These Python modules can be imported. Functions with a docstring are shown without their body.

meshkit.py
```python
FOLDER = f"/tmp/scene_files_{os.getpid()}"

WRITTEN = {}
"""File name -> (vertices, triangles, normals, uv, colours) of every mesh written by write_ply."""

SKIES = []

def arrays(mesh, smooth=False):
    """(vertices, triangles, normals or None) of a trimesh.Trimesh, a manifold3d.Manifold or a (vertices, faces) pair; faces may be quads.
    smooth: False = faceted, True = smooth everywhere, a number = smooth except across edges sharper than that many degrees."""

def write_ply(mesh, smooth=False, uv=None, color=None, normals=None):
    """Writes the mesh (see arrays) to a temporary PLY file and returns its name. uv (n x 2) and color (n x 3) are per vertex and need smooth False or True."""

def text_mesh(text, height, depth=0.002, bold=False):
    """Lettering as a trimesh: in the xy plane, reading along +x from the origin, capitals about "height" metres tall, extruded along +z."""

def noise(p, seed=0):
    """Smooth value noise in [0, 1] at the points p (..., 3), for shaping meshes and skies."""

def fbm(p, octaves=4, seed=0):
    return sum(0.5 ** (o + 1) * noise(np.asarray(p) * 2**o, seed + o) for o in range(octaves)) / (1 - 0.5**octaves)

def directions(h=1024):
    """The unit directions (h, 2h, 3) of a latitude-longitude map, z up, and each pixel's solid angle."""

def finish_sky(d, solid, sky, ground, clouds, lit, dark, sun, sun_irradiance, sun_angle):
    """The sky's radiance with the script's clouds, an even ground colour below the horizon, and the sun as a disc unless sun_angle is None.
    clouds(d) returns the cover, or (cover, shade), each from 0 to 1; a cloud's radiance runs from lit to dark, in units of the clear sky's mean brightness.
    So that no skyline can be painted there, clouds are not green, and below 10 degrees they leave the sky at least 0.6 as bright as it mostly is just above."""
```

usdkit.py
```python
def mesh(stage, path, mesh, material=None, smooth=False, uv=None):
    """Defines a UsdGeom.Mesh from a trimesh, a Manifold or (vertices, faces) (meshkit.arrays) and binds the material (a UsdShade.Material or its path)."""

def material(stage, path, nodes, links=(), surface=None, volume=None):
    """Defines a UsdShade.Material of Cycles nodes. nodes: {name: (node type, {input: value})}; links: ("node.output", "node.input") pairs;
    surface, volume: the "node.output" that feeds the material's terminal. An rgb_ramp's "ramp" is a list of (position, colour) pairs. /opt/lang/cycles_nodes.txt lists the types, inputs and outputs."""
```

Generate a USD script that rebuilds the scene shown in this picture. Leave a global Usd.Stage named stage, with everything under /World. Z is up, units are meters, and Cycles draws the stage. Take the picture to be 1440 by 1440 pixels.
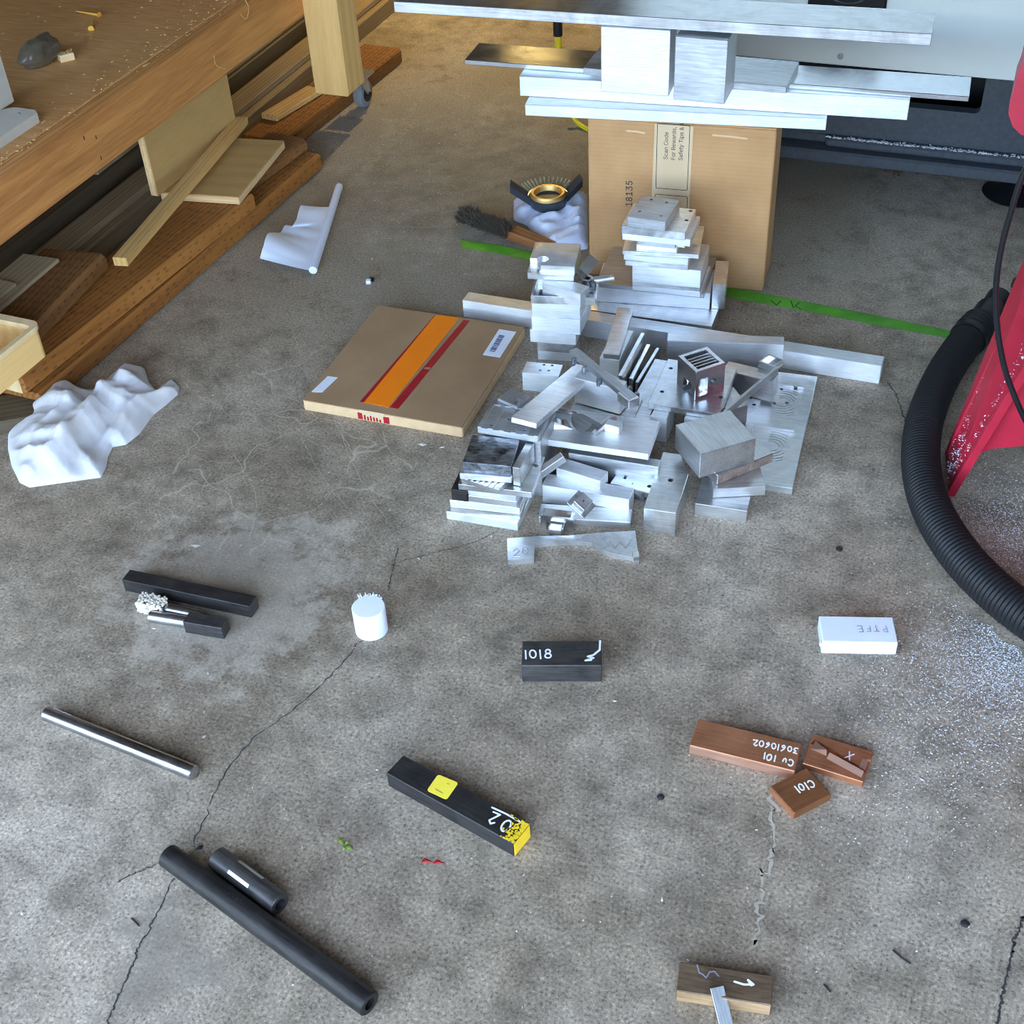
import math, random
import numpy as np, trimesh, manifold3d as m3
from shapely.geometry import LineString, Polygon, Point, box as sbox
from shapely.ops import unary_union
from shapely import affinity
import usdkit, meshkit
from pxr import Usd, UsdGeom, UsdLux, UsdShade, Gf, Sdf, Vt

stage = Usd.Stage.CreateInMemory()
UsdGeom.SetStageUpAxis(stage, 'Z'); UsdGeom.SetStageMetersPerUnit(stage, 1.0)
UsdGeom.Xform.Define(stage, '/World'); UsdGeom.Scope.Define(stage, '/World/Looks')

# ------------------------------------------------------------------ camera
FPX, TILT, ROLL, YAW, CAM_H = 1850.0, 0.69957, -0.06125, 0.3949, 1.5      # focal length in pixels of a 1440 px wide frame
def _rz(v):
    c, s = math.cos(YAW), math.sin(YAW)
    return np.array([v[0]*c - v[1]*s, v[0]*s + v[1]*c, v[2]])
_c, _s = math.cos(TILT), math.sin(TILT)
_rt, _up, _fw = np.array([1, 0, 0.]), np.array([0, _s, _c]), np.array([0, _c, -_s])
CR, CU, CF = _rz(_rt*math.cos(ROLL) + _up*math.sin(ROLL)), _rz(-_rt*math.sin(ROLL) + _up*math.cos(ROLL)), _rz(_fw)
EYE = np.array([0, 0, CAM_H])
cam = UsdGeom.Camera.Define(stage, '/World/camera')
cam.CreateHorizontalApertureAttr(36.0); cam.CreateVerticalApertureAttr(36.0); cam.CreateFocalLengthAttr(36.0*FPX/1440)
cam.CreateFStopAttr(0.0); cam.CreateClippingRangeAttr(Gf.Vec2f(0.05, 200))
cam.CreateExposureAttr(0.95)
_m = Gf.Matrix4d(*CR, 0, *CU, 0, *(-CF), 0, *EYE, 1)
cam.AddTransformOp().Set(_m)

# ------------------------------------------------------------------ daylight
dome = UsdLux.DomeLight.Define(stage, '/World/sky')
dome.CreateIntensityAttr(1.0); dome.CreateColorAttr(Gf.Vec3f(1, 1, 1))
sky_mat = usdkit.material(stage, '/World/Looks/sky', {
    'tc': ('texture_coordinate', {}),
    'sky': ('sky_texture', {'sky_type': 'multiple_scattering', 'sun_disc': False, 'sun_elevation': 0.9, 'sun_rotation': 0.3, 'sun_intensity': 1.0}),
    'n': ('noise_texture', {'scale': 2.2, 'detail': 5}),
    'r': ('rgb_ramp', {'ramp': [(0.35, (0, 0, 0)), (0.70, (.8, .8, .8))]}),
    'cl': ('mix', {'color2': (8.0, 9.2, 10.8)}),
    'b': ('background_shader', {'strength': 0.30})},
    [('tc.generated', 'n.vector'), ('n.fac', 'r.fac'), ('r.color', 'cl.fac'), ('sky.color', 'cl.color1'), ('cl.color', 'b.color')], surface='b.background')
UsdShade.MaterialBindingAPI.Apply(dome.GetPrim()).Bind(sky_mat)

# ------------------------------------------------------------------ helpers: placing
def ray(x, y): return CF*FPX + CR*(x-720) - CU*(y-720)
def gz(x, y, z=0.0):
    d = ray(x, y); return EYE + d*((z-CAM_H)/d[2])
def on_y(x, y, Y):
    d = ray(x, y); return EYE + d*((Y-EYE[1])/d[1])
def on_x(x, y, X):
    d = ray(x, y); return EYE + d*((X-EYE[0])/d[0])
used = {}
def numbered(parent, name):
    k = (parent, name); n = used.get(k, 0); used[k] = n+1
    return name if n == 0 else '%s_%03d' % (name, n)
def frame(o, x=None, z=None, yaw=0.0):
    """4x4 local->world from an origin with x and z axes, or a yaw."""
    M = np.eye(4)
    if x is None:
        c, s = math.cos(yaw), math.sin(yaw); M[:3, 0], M[:3, 1] = (c, s, 0), (-s, c, 0)
    else:
        x = np.asarray(x, float)/np.linalg.norm(x); z = np.asarray(z, float); z = z - x*(z@x); z /= np.linalg.norm(z)
        M[:3, 0], M[:3, 1], M[:3, 2] = x, np.cross(z, x), z
    M[:3, 3] = o
    return M
def put(prim, M):
    UsdGeom.Xformable(prim).AddTransformOp().Set(Gf.Matrix4d(*[float(v) for v in np.asarray(M).T.ravel()]))
def tag(prim, label=None, cat=None, group=None, kind=None):
    for k, v in (('label', label), ('category', cat), ('group', group), ('kind', kind)):
        if v: prim.SetCustomDataByKey(k, v)
    return prim
def thing(name, label, cat, M=None, group=None, kind=None):
    x = UsdGeom.Xform.Define(stage, '/World/' + numbered('/World', name)).GetPrim()
    if M is not None: put(x, M)
    return tag(x, label, cat, group, kind)
def part(parent, name, mesh, mat, label=None, smooth=False, kind=None):
    base = str(parent.GetPath())
    p = usdkit.mesh(stage, base + '/' + numbered(base, name), mesh, MATS[mat], smooth=smooth).GetPrim()
    return tag(p, label, None, None, kind)
def solo(name, label, cat, mesh, mat, M=None, smooth=False, group=None, kind=None):
    p = usdkit.mesh(stage, '/World/' + numbered('/World', name), mesh, MATS[mat], smooth=smooth).GetPrim()
    if M is not None: put(p, M)
    return tag(p, label, cat, group, kind)

# ------------------------------------------------------------------ helpers: shapes
def hull(pts): return m3.Manifold.hull_points(np.asarray(pts, float))
def cbox(x0, x1, y0, y1, z0, z1, c=0.0007):
    """Box with chamfered edges."""
    c = min(c, (x1-x0)*.3, (y1-y0)*.3, (z1-z0)*.3)
    P = []
    for x, sx in ((x0, 1), (x1, -1)):
        for y, sy in ((y0, 1), (y1, -1)):
            for z, sz in ((z0, 1), (z1, -1)):
                P += [(x, y+sy*c, z+sz*c), (x+sx*c, y, z+sz*c), (x+sx*c, y+sy*c, z)]
    return hull(P)
def rbox(x0, x1, y0, y1, z0, z1, r, n=5):
    """Box with round edges."""
    a = np.linspace(0, math.pi/2, n); P = []
    for sx in (-1, 1):
        for sy in (-1, 1):
            for sz in (-1, 1):
                cx, cy, cz = (x1-r if sx > 0 else x0+r), (y1-r if sy > 0 else y0+r), (z1-r if sz > 0 else z0+r)
                for t in a:
                    for f in a:
                        P.append((cx+sx*r*math.cos(f)*math.cos(t), cy+sy*r*math.cos(f)*math.sin(t), cz+sz*r*math.sin(f)))
    return hull(P)
def cyl(p0, p1, r, r1=None, n=28):
    p0, p1 = np.asarray(p0, float), np.asarray(p1, float); h = np.linalg.norm(p1-p0)
    m = m3.Manifold.cylinder(h, r, r if r1 is None else r1, n)
    z = (p1-p0)/h; x = np.cross([0, 1, 0] if abs(z[1]) < .9 else [1, 0, 0], z); x /= np.linalg.norm(x); y = np.cross(z, x)
    return m.transform(np.column_stack([x, y, z, p0]))
def prism(poly, z0, z1):
    """A shapely polygon pushed up."""
    out = []
    for g in getattr(poly, 'geoms', [poly]):
        if g.is_empty or g.area < 1e-9: continue
        t = trimesh.creation.extrude_polygon(g, z1-z0, engine='earcut'); t.apply_translation((0, 0, z0)); out.append(t)
    return trimesh.util.concatenate(out)
def tri(m):
    if isinstance(m, trimesh.Trimesh): return m
    a = m.to_mesh(); return trimesh.Trimesh(a.vert_properties[:, :3], a.tri_verts, process=False)
def cat_(ms): return trimesh.util.concatenate([tri(m) for m in ms])
def lathe(profile, n=40):
    return trimesh.creation.revolve(np.asarray(profile, float), sections=n)
def spline(P, n):
    """Catmull-Rom through the points."""
    P = np.asarray(P, float); Q = np.vstack([2*P[0]-P[1], P, 2*P[-1]-P[-2]]); out = []
    per = max(2, n//(len(P)-1))
    for i in range(len(P)-1):
        a, b, c, d = Q[i:i+4]
        for t in np.linspace(0, 1, per, endpoint=False):
            out.append(.5*(2*b + (c-a)*t + (2*a-5*b+4*c-d)*t*t + (3*b-a-3*c+d)*t**3))
    out.append(P[-1]); return np.array(out)
def tube(P, R, sides=12, cap=True):
    P = np.asarray(P, float); n = len(P); R = np.broadcast_to(R, (n,))
    T = np.gradient(P, axis=0); T /= np.linalg.norm(T, axis=1, keepdims=True)
    N = np.zeros_like(P); a = np.cross(T[0], [0, 0, 1.] if abs(T[0][2]) < .9 else [1., 0, 0]); N[0] = a/np.linalg.norm(a)
    for i in range(1, n):
        a = N[i-1] - T[i]*(N[i-1]@T[i]); N[i] = a/np.linalg.norm(a)
    B = np.cross(T, N); an = np.arange(sides)*2*math.pi/sides
    V = (P[:, None] + R[:, None, None]*(np.cos(an)[None, :, None]*N[:, None] + np.sin(an)[None, :, None]*B[:, None])).reshape(-1, 3)
    F = []
    for i in range(n-1):
        for j in range(sides):
            k = (j+1) % sides
            F += [(i*sides+j, i*sides+k, (i+1)*sides+k), (i*sides+j, (i+1)*sides+k, (i+1)*sides+j)]
    if cap:
        V = np.vstack([V, P[0], P[-1]]); c0, c1 = len(V)-2, len(V)-1
        for j in range(sides):
            k = (j+1) % sides
            F += [(c0, k, j), (c1, (n-1)*sides+j, (n-1)*sides+k)]
    return trimesh.Trimesh(V, F, process=False)

GLYPH = {
 '0': [[(.3+.28*math.cos(t), .5+.48*math.sin(t)) for t in np.linspace(0, 6.283, 15)]],
 '1': [[(.12, 1), (.14, 0)]], 'l': [[(.3, 1), (.3, 0)]],
 '8': [[(.3+.2*math.cos(t), .75+.23*math.sin(t)) for t in np.linspace(0, 6.283, 12)], [(.3+.26*math.cos(t), .26+.25*math.sin(t)) for t in np.linspace(0, 6.283, 13)]],
 'C': [[(.35+.32*math.cos(t), .5+.5*math.sin(t)) for t in np.linspace(.8, 5.5, 12)]],
 'u': [[(.05, .6), (.1, .15), (.25, 0), (.42, .15), (.48, .6)]],
 '3': [[(.05, .95), (.5, .9), (.22, .55), (.5, .4), (.4, .05), (.02, .05)]],
 '6': [[(.45, 1), (.15, .6), (.05, .25), (.25, 0), (.48, .2), (.35, .42), (.1, .3)]],
 '2': [[(.05, .8), (.25, 1), (.48, .8), (.05, .02), (.6, .05)]],
 'P': [[(.08, 0), (.08, 1), (.4, .95), (.55, .72), (.4, .5), (.08, .48)]],
 'T': [[(.0, 1), (.6, .98)], [(.3, 1), (.3, 0)]],
 'F': [[(.08, 0), (.08, 1), (.58, 1)], [(.08, .52), (.45, .52)]],
 'E': [[(.58, 1), (.08, 1), (.08, 0), (.6, 0)], [(.08, .5), (.5, .5)]],
 'X': [[(0, 1), (.6, 0)], [(.55, 1), (.05, 0)]],
 'Z': [[(.02, .98), (.5, 1), (.05, .1), (.62, .02)]], ' ': []}
def pen_lines(lines, w, h, depth=.0004):
    g = unary_union([LineString(l).buffer(w/2, quad_segs=4) for l in lines])
    return prism(g.simplify(w*.06), -.0001, depth)
def handwriting(text, size, w, adv=.78, seed=1, slant=0.0):
    """Marker writing in the xy plane: reads along +x from the origin, 'size' tall."""
    rnd = random.Random(seed); L = []; x = 0
    for ch in text:
        dy, k, r = rnd.uniform(-.06, .06), rnd.uniform(.9, 1.08), rnd.uniform(-.08, .08)
        for s in GLYPH[ch]:
            L.append([((x + (p[0]*k + p[1]*(slant+r))*1.0)*size, (p[1]*k + dy)*size) for p in s])
        x += adv*(.6 if ch in '1l ' else 1)
    return pen_lines(L, w, size)
def scribble(pts, w): return pen_lines([pts], w, 0)
def moved(mesh, M):
    t = tri(mesh).copy(); t.apply_transform(M); return t
def flip180(x, y, z, a=math.pi):
    M = np.eye(4); c, s = math.cos(a), math.sin(a); M[:2, :2] = [[c, -s], [s, c]]; M[:3, 3] = (x, y, z); return M

# ------------------------------------------------------------------ materials
MATS = {}
def srgb(r, g, b):
    f = lambda c: c/12.92 if c <= .04045 else ((c+.055)/1.055)**2.4
    return tuple(f(v/255) for v in (r, g, b))
def mat(name, nodes, links, surface='p.BSDF'):
    MATS[name] = usdkit.material(stage, '/World/Looks/' + name, nodes, links, surface=surface); return name
def plain(name, col, rough=.5, metallic=0.0, var=.12, scale=40, bump=.0, **kw):
    """One colour, slightly uneven."""
    d = tuple(c*(1-var) for c in col); l = tuple(min(1, c*(1+var)) for c in col)
    nodes = {'tc': ('texture_coordinate', {}), 'n': ('noise_texture', {'scale': scale, 'detail': 5, 'roughness': .6}),
             'r': ('rgb_ramp', {'ramp': [(.3, d), (.7, l)]}), 'p': ('principled_bsdf', {'roughness': rough, 'metallic': metallic, **kw})}
    links = [('tc.object', 'n.vector'), ('n.fac', 'r.fac'), ('r.color', 'p.base_color')]
    if bump:
        nodes['b'] = ('bump', {'strength': bump, 'distance': .002}); links += [('n.fac', 'b.height'), ('b.normal', 'p.normal')]
    return mat(name, nodes, links)
def brushed(name, lo, hi, rough=(.3, .5), stretch=(4, 60, 60), bump=.15, patch=9, metallic=1.0):
    """Metal with streaks along local x and cloudy patches; random per object."""
    return mat(name, {
        'tc': ('texture_coordinate', {}), 'oi': ('object_info', {}),
        'sc': ('vector_math', {'math_type': 'scale', 'vector1': (3.1, 5.7, 7.3)}),
        'ad': ('vector_math', {'math_type': 'add'}),
        'mp': ('mapping', {'scale': stretch}),
        'n1': ('noise_texture', {'scale': 5, 'detail': 4, 'roughness': .6}),
        'n2': ('noise_texture', {'scale': patch, 'detail': 5, 'roughness': .6, 'distortion': .6}),
        'mx': ('mix_float', {'fac': .5}),
        'r': ('rgb_ramp', {'ramp': [(.33, lo), (.62, hi)]}),
        'rr': ('map_range', {'from_min': .3, 'from_max': .7, 'to_min': rough[0], 'to_max': rough[1]}),
        'hv': ('map_range', {'from_min': 0, 'from_max': 1, 'to_min': .86, 'to_max': 1.06}),
        'hs': ('hsv', {}),
        'b': ('bump', {'strength': bump, 'distance': .001}),
        'p': ('principled_bsdf', {'metallic': metallic})},
        [('oi.random', 'sc.scale'), ('tc.object', 'ad.vector1'), ('sc.vector', 'ad.vector2'), ('ad.vector', 'mp.vector'), ('mp.vector', 'n1.vector'), ('ad.vector', 'n2.vector'),
         ('n1.fac', 'mx.a'), ('n2.fac', 'mx.b'), ('mx.result', 'r.fac'), ('n2.fac', 'rr.value'), ('rr.result', 'p.roughness'),
         ('oi.random', 'hv.value'), ('hv.result', 'hs.value'), ('r.color', 'hs.color'), ('hs.color', 'p.base_color'), ('n1.fac', 'b.height'), ('b.normal', 'p.normal')])
brushed('al_milled', (.66, .67, .68), (.93, .94, .95), (.24, .40))
brushed('al_sawn', (.68, .69, .70), (.90, .91, .92), (.42, .58), stretch=(6, 40, 90), bump=.35)
brushed('al_mill_finish', (.50, .50, .50), (.84, .84, .84), (.26, .42), stretch=(3, 70, 70), patch=6)
brushed('al_bright', (.82, .83, .85), (.96, .97, .98), (.14, .26), bump=.05)
brushed('al_dark', (.05, .055, .065), (.50, .53, .58), (.28, .5), stretch=(12, 40, 40), bump=.4, patch=45)
brushed('al_grey', (.38, .39, .40), (.70, .71, .72), (.34, .5))
brushed('al_rusty_edge', (.25, .17, .13), (.52, .42, .36), (.5, .7), stretch=(20, 60, 60), bump=.4, patch=60)
brushed('steel_scale', (.024, .022, .021), (.060, .055, .052), (.36, .52), patch=20, metallic=.75)
brushed('steel_dark', (.055, .051, .049), (.125, .117, .112), (.32, .5), metallic=.8, patch=20)
brushed('steel_bright', (.42, .43, .45), (.66, .67, .70), (.16, .28), bump=.04)
brushed('copper', (.40, .16, .075), (.62, .27, .14), (.34, .5), metallic=.85, patch=14)
brushed('copper_bright', (.85, .46, .32), (.98, .62, .47), (.32, .46), metallic=1)
brushed('copper_tarnished', (.26, .105, .045), (.40, .17, .07), (.36, .5), metallic=.8, patch=12)
brushed('bronze_top', (.10, .065, .04), (.24, .16, .095), (.42, .6), metallic=.6, patch=16, stretch=(10, 60, 60))
brushed('bronze_edge', (.36, .22, .11), (.62, .42, .24), (.35, .5), metallic=.8)
brushed('brass', (.62, .38, .12), (.82, .56, .22), (.38, .52))
plain('white_marker', (.86, .87, .93), .6, var=.03)
plain('black_marker', (.02, .02, .022), .5)
plain('pencil', (.25, .27, .33), .6)
plain('hole_dark', (.015, .015, .016), .6)
plain('plastic_white', srgb(225, 228, 236), .35, var=.02, scale=12, subsurface_weight=.15, subsurface_scale=.01)
plain('plastic_black', (.006, .006, .007), .34, specular_ior_level=.3)
plain('rubber_black', (.007, .0072, .008), .46, scale=200, specular_ior_level=.35)
plain('rubber_grey', (.19, .19, .20), .55)
plain('caster_metal', (.5, .5, .5), .35, metallic=.9)
plain('paint_white', srgb(228, 232, 226), .22, var=.03, scale=3, coat_weight=.3, coat_roughness=.12)
plain('paint_slate', srgb(60, 64, 70), .5, var=.22, scale=90, bump=.25)
plain('paint_grey_foot', srgb(188, 180, 166), .45, var=.06, scale=30)
plain('paint_red', srgb(168, 30, 52), .38, var=.10, scale=20)
plain('yellow_paint', srgb(244, 204, 42), .45, var=.1, scale=60)
plain('yellow_label', srgb(255, 226, 74), .5, var=.04)
plain('cable_yellow', srgb(228, 208, 30), .4)
plain('tape_orange', srgb(255, 130, 6), .55, var=.05, scale=15)
plain('tape_red', srgb(158, 22, 34), .4, var=.1)
plain('cable_black', (.006, .006, .007), .16)
plain('residue', srgb(152, 140, 120), .8, var=.3, scale=70)
plain('dry_leaf', srgb(96, 74, 44), .8, var=.3)
plain('tape_clear', srgb(200, 174, 138), .3, var=.04, scale=20)
plain('label_white', srgb(228, 232, 240), .5, var=.03)
plain('print_black', (.03, .03, .03), .6)
plain('print_blue', srgb(70, 84, 120), .6)
plain('bristle_dark', srgb(74, 65, 52), .7, var=.4, scale=300)
plain('bristle_straw', srgb(150, 138, 100), .7, var=.3, scale=200)
plain('chip_metal', (.8, .82, .86), .35, metallic=.6)
plain('chip_pale', (.62, .56, .46), .8)
plain('chip_sawdust', srgb(214, 178, 112), .8)
plain('leaf_green', srgb(128, 150, 60), .6, var=.3)
plain('red_shard', srgb(190, 30, 40), .35)
plain('crack_dark', (.045, .042, .04), .9)
plain('crack_pale', (.50, .43, .33), .9)
plain('plastic_film', srgb(84, 74, 60), .25, var=.3)
plain('zinc_yellow', srgb(236, 180, 76), .35, metallic=.35)
plain('wall_paint', srgb(118, 106, 90), .8, var=.04, scale=3)
plain('ceiling_paint', srgb(132, 122, 106), .85, var=.03, scale=3)
plain('driveway', srgb(176, 174, 168), .9, var=.1, scale=8)
plain('paper', srgb(220, 226, 240), .7, var=.015, scale=20)
plain('lamp_shade', srgb(60, 58, 54), .5)
plain('blue_black', srgb(40, 44, 52), .45)
mat('bulb_glow', {'e': ('emission', {'color': (1.0, .72, .27), 'strength': 900.0})}, [], surface='e.emission')
mat('tape_green', {'tc': ('texture_coordinate', {}), 'n': ('noise_texture', {'scale': 18, 'detail': 5}),
    'r': ('rgb_ramp', {'ramp': [(.3, srgb(66, 128, 30)), (.7, srgb(96, 168, 36))]}), 'p': ('principled_bsdf', {'roughness': .6})},
    [('tc.object', 'n.vector'), ('n.fac', 'r.fac'), ('r.color', 'p.base_color')])
def cloth(name, col, col2, weave=900, bump=.35):
    mat(name, {'tc': ('texture_coordinate', {}), 'n': ('noise_texture', {'scale': 14, 'detail': 4}), 'w': ('noise_texture', {'scale': weave, 'detail': 2}),
        'r': ('rgb_ramp', {'ramp': [(.35, col2), (.6, col)]}), 'b': ('bump', {'strength': bump, 'distance': .001}),
        'p': ('principled_bsdf', {'roughness': .95, 'sheen_weight': .2})},
        [('tc.object', 'n.vector'), ('tc.object', 'w.vector'), ('n.fac', 'r.fac'), ('r.color', 'p.base_color'), ('w.fac', 'b.height'), ('b.normal', 'p.normal')])
cloth('towel_paper', srgb(222, 222, 226), srgb(206, 202, 200), 500)
cloth('towel_blue', srgb(232, 234, 246), srgb(206, 212, 236), 700, .9)
def wood(name, cols, rings=18, rough=.6, dots=False, stretch=(1.6, 26, 26), bump=.2, nf=.72):
    """Plank wood: the grain runs along local x."""
    nodes = {'tc': ('texture_coordinate', {}), 'oi': ('object_info', {}),
        'sc': ('vector_math', {'math_type': 'scale', 'vector1': (2.3, 1.7, 3.9)}), 'ad': ('vector_math', {'math_type': 'add'}),
        'mp': ('mapping', {'scale': stretch}), 'w': ('wave_texture', {'wave_type': 'bands', 'bands_direction': 'y', 'scale': rings/20, 'distortion': 5.0, 'detail': 3, 'detail_scale': 1.2, 'detail_roughness': .6}),
        'n': ('noise_texture', {'scale': 7, 'detail': 6, 'roughness': .65}), 'n2': ('noise_texture', {'scale': 1.6, 'detail': 3}),
        'm1': ('mix_float', {'fac': nf}), 'm2': ('mix_float', {'fac': .35}), 'r': ('rgb_ramp', {'ramp': cols}),
        'b': ('bump', {'strength': bump, 'distance': .001}), 'p': ('principled_bsdf', {'roughness': rough})}
    links = [('oi.random', 'sc.scale'), ('tc.object', 'ad.vector1'), ('sc.vector', 'ad.vector2'), ('ad.vector', 'mp.vector'), ('mp.vector', 'w.vector'), ('mp.vector', 'n.vector'), ('ad.vector', 'n2.vector'),
        ('w.fac', 'm1.a'), ('n.fac', 'm1.b'), ('m1.result', 'm2.a'), ('n2.fac', 'm2.b'), ('m2.result', 'r.fac'), ('m1.result', 'b.height'), ('b.normal', 'p.normal')]
    if dots:
        nodes.update({'dm': ('mapping', {'scale': (34, 95, 95)}), 'v': ('voronoi_texture', {'scale': 1.0, 'randomness': .35}),
            'dr': ('rgb_ramp', {'ramp': [(.16, (.35, .35, .35)), (.30, (1, 1, 1))]}), 'dx': ('mix', {'mix_type': 'multiply', 'fac': .75})})
        links += [('tc.object', 'dm.vector'), ('dm.vector', 'v.vector'), ('v.distance', 'dr.fac'), ('r.color', 'dx.color1'), ('dr.color', 'dx.color2'), ('dx.color', 'p.base_color')]
    else:
        links.append(('r.color', 'p.base_color'))
    mat(name, nodes, links)
wood('fir_beam', [(.25, srgb(154, 95, 45)), (.5, srgb(201, 137, 73)), (.75, srgb(220, 159, 90))])
wood('pine_leg', [(.25, srgb(212, 161, 92)), (.55, srgb(232, 188, 119)), (.8, srgb(243, 201, 134))], rings=7)
wood('ply_top', [(.25, srgb(136, 84, 42)), (.5, srgb(198, 140, 82)), (.75, srgb(226, 174, 112))], stretch=(30, 2.2, 30), rings=30, nf=1.0)
wood('treated', [(.25, srgb(103, 59, 22)), (.5, srgb(151, 95, 37)), (.75, srgb(175, 117, 54))], dots=True, rough=.65)
wood('treated_dark', [(.25, srgb(83, 51, 24)), (.5, srgb(123, 80, 39)), (.75, srgb(147, 101, 54))], dots=True, rough=.65)
wood('grey_board', [(.25, srgb(112, 92, 64)), (.5, srgb(152, 130, 98)), (.75, srgb(176, 154, 118))], stretch=(.8, 30, 30))
wood('dark_board', [(.25, srgb(59, 50, 36)), (.5, srgb(86, 73, 53)), (.75, srgb(107, 91, 67))], stretch=(.8, 22, 22))
wood('ply_face', [(.2, srgb(172, 134, 78)), (.5, srgb(188, 150, 92)), (.8, srgb(200, 164, 104))], rings=4, stretch=(3, 30, 30))
wood('ply_edge', [(.25, srgb(195, 153, 105)), (.5, srgb(228, 192, 142)), (.75, srgb(243, 209, 161))], stretch=(1, 30, 90))
wood('pale_stick', [(.25, srgb(181, 137, 77)), (.5, srgb(216, 172, 105)), (.75, srgb(230, 190, 126))])
wood('end_grain', [(.25, srgb(212, 182, 134)), (.5, srgb(228, 199, 151)), (.75, srgb(238, 211, 164))], stretch=(10, 10, 10))
wood('pale_grey_board', [(.25, srgb(144, 126, 97)), (.5, srgb(173, 153, 119)), (.75, srgb(191, 170, 134))])
wood('brush_wood', [(.25, srgb(86, 46, 21)), (.5, srgb(133, 79, 40)), (.75, srgb(175, 114, 63))])
def card(name, a, b):
    mat(name, {'tc': ('texture_coordinate', {}), 'w': ('wave_texture', {'wave_type': 'bands', 'bands_direction': 'z', 'scale': 34, 'distortion': .6, 'detail': 2}),
        'n': ('noise_texture', {'scale': 9, 'detail': 5, 'roughness': .6}), 'mx': ('mix_float', {'fac': .93}), 'r': ('rgb_ramp', {'ramp': [(.3, a), (.7, b)]}),
        'bp': ('bump', {'strength': .1, 'distance': .001}), 'p': ('principled_bsdf', {'roughness': .75})},
        [('tc.object', 'w.vector'), ('tc.object', 'n.vector'), ('w.fac', 'mx.a'), ('n.fac', 'mx.b'), ('mx.result', 'r.fac'), ('r.color', 'p.base_color'), ('w.fac', 'bp.height'), ('bp.normal', 'p.normal')])
card('cardboard', srgb(168, 122, 76), srgb(188, 144, 96))
card('cardboard_flat', srgb(150, 118, 84), srgb(168, 134, 98))
plain('cardboard_edge', srgb(206, 172, 130), .8, var=.08, scale=60)

# concrete, with stains that have a place and a shape of their own
def spot(nodes, links, key, P, r0, r1, noise):
    nodes[key+'d'] = ('vector_math', {'math_type': 'distance', 'vector2': tuple(P)})
    nodes[key+'m'] = ('map_range', {'range_type': 'smoothstep', 'from_min': r0, 'from_max': r1, 'to_min': 1, 'to_max': 0})
    nodes[key+'x'] = ('math', {'math_type': 'multiply_add', 'value2': 2.2, 'value3': -1.1})
    nodes[key+'a'] = ('math', {'math_type': 'add'})
    nodes[key+'s'] = ('map_range', {'range_type': 'smoothstep', 'from_min': .40, 'from_max': .75, 'to_min': 0, 'to_max': 1})
    links += [('g.position', key+'d.vector1'), (key+'d.value', key+'m.value'), (noise, key+'x.value1'), (key+'m.result', key+'a.value1'), (key+'x.value', key+'a.value2'), (key+'a.value', key+'s.value')]
    return key+'s.result'
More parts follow.
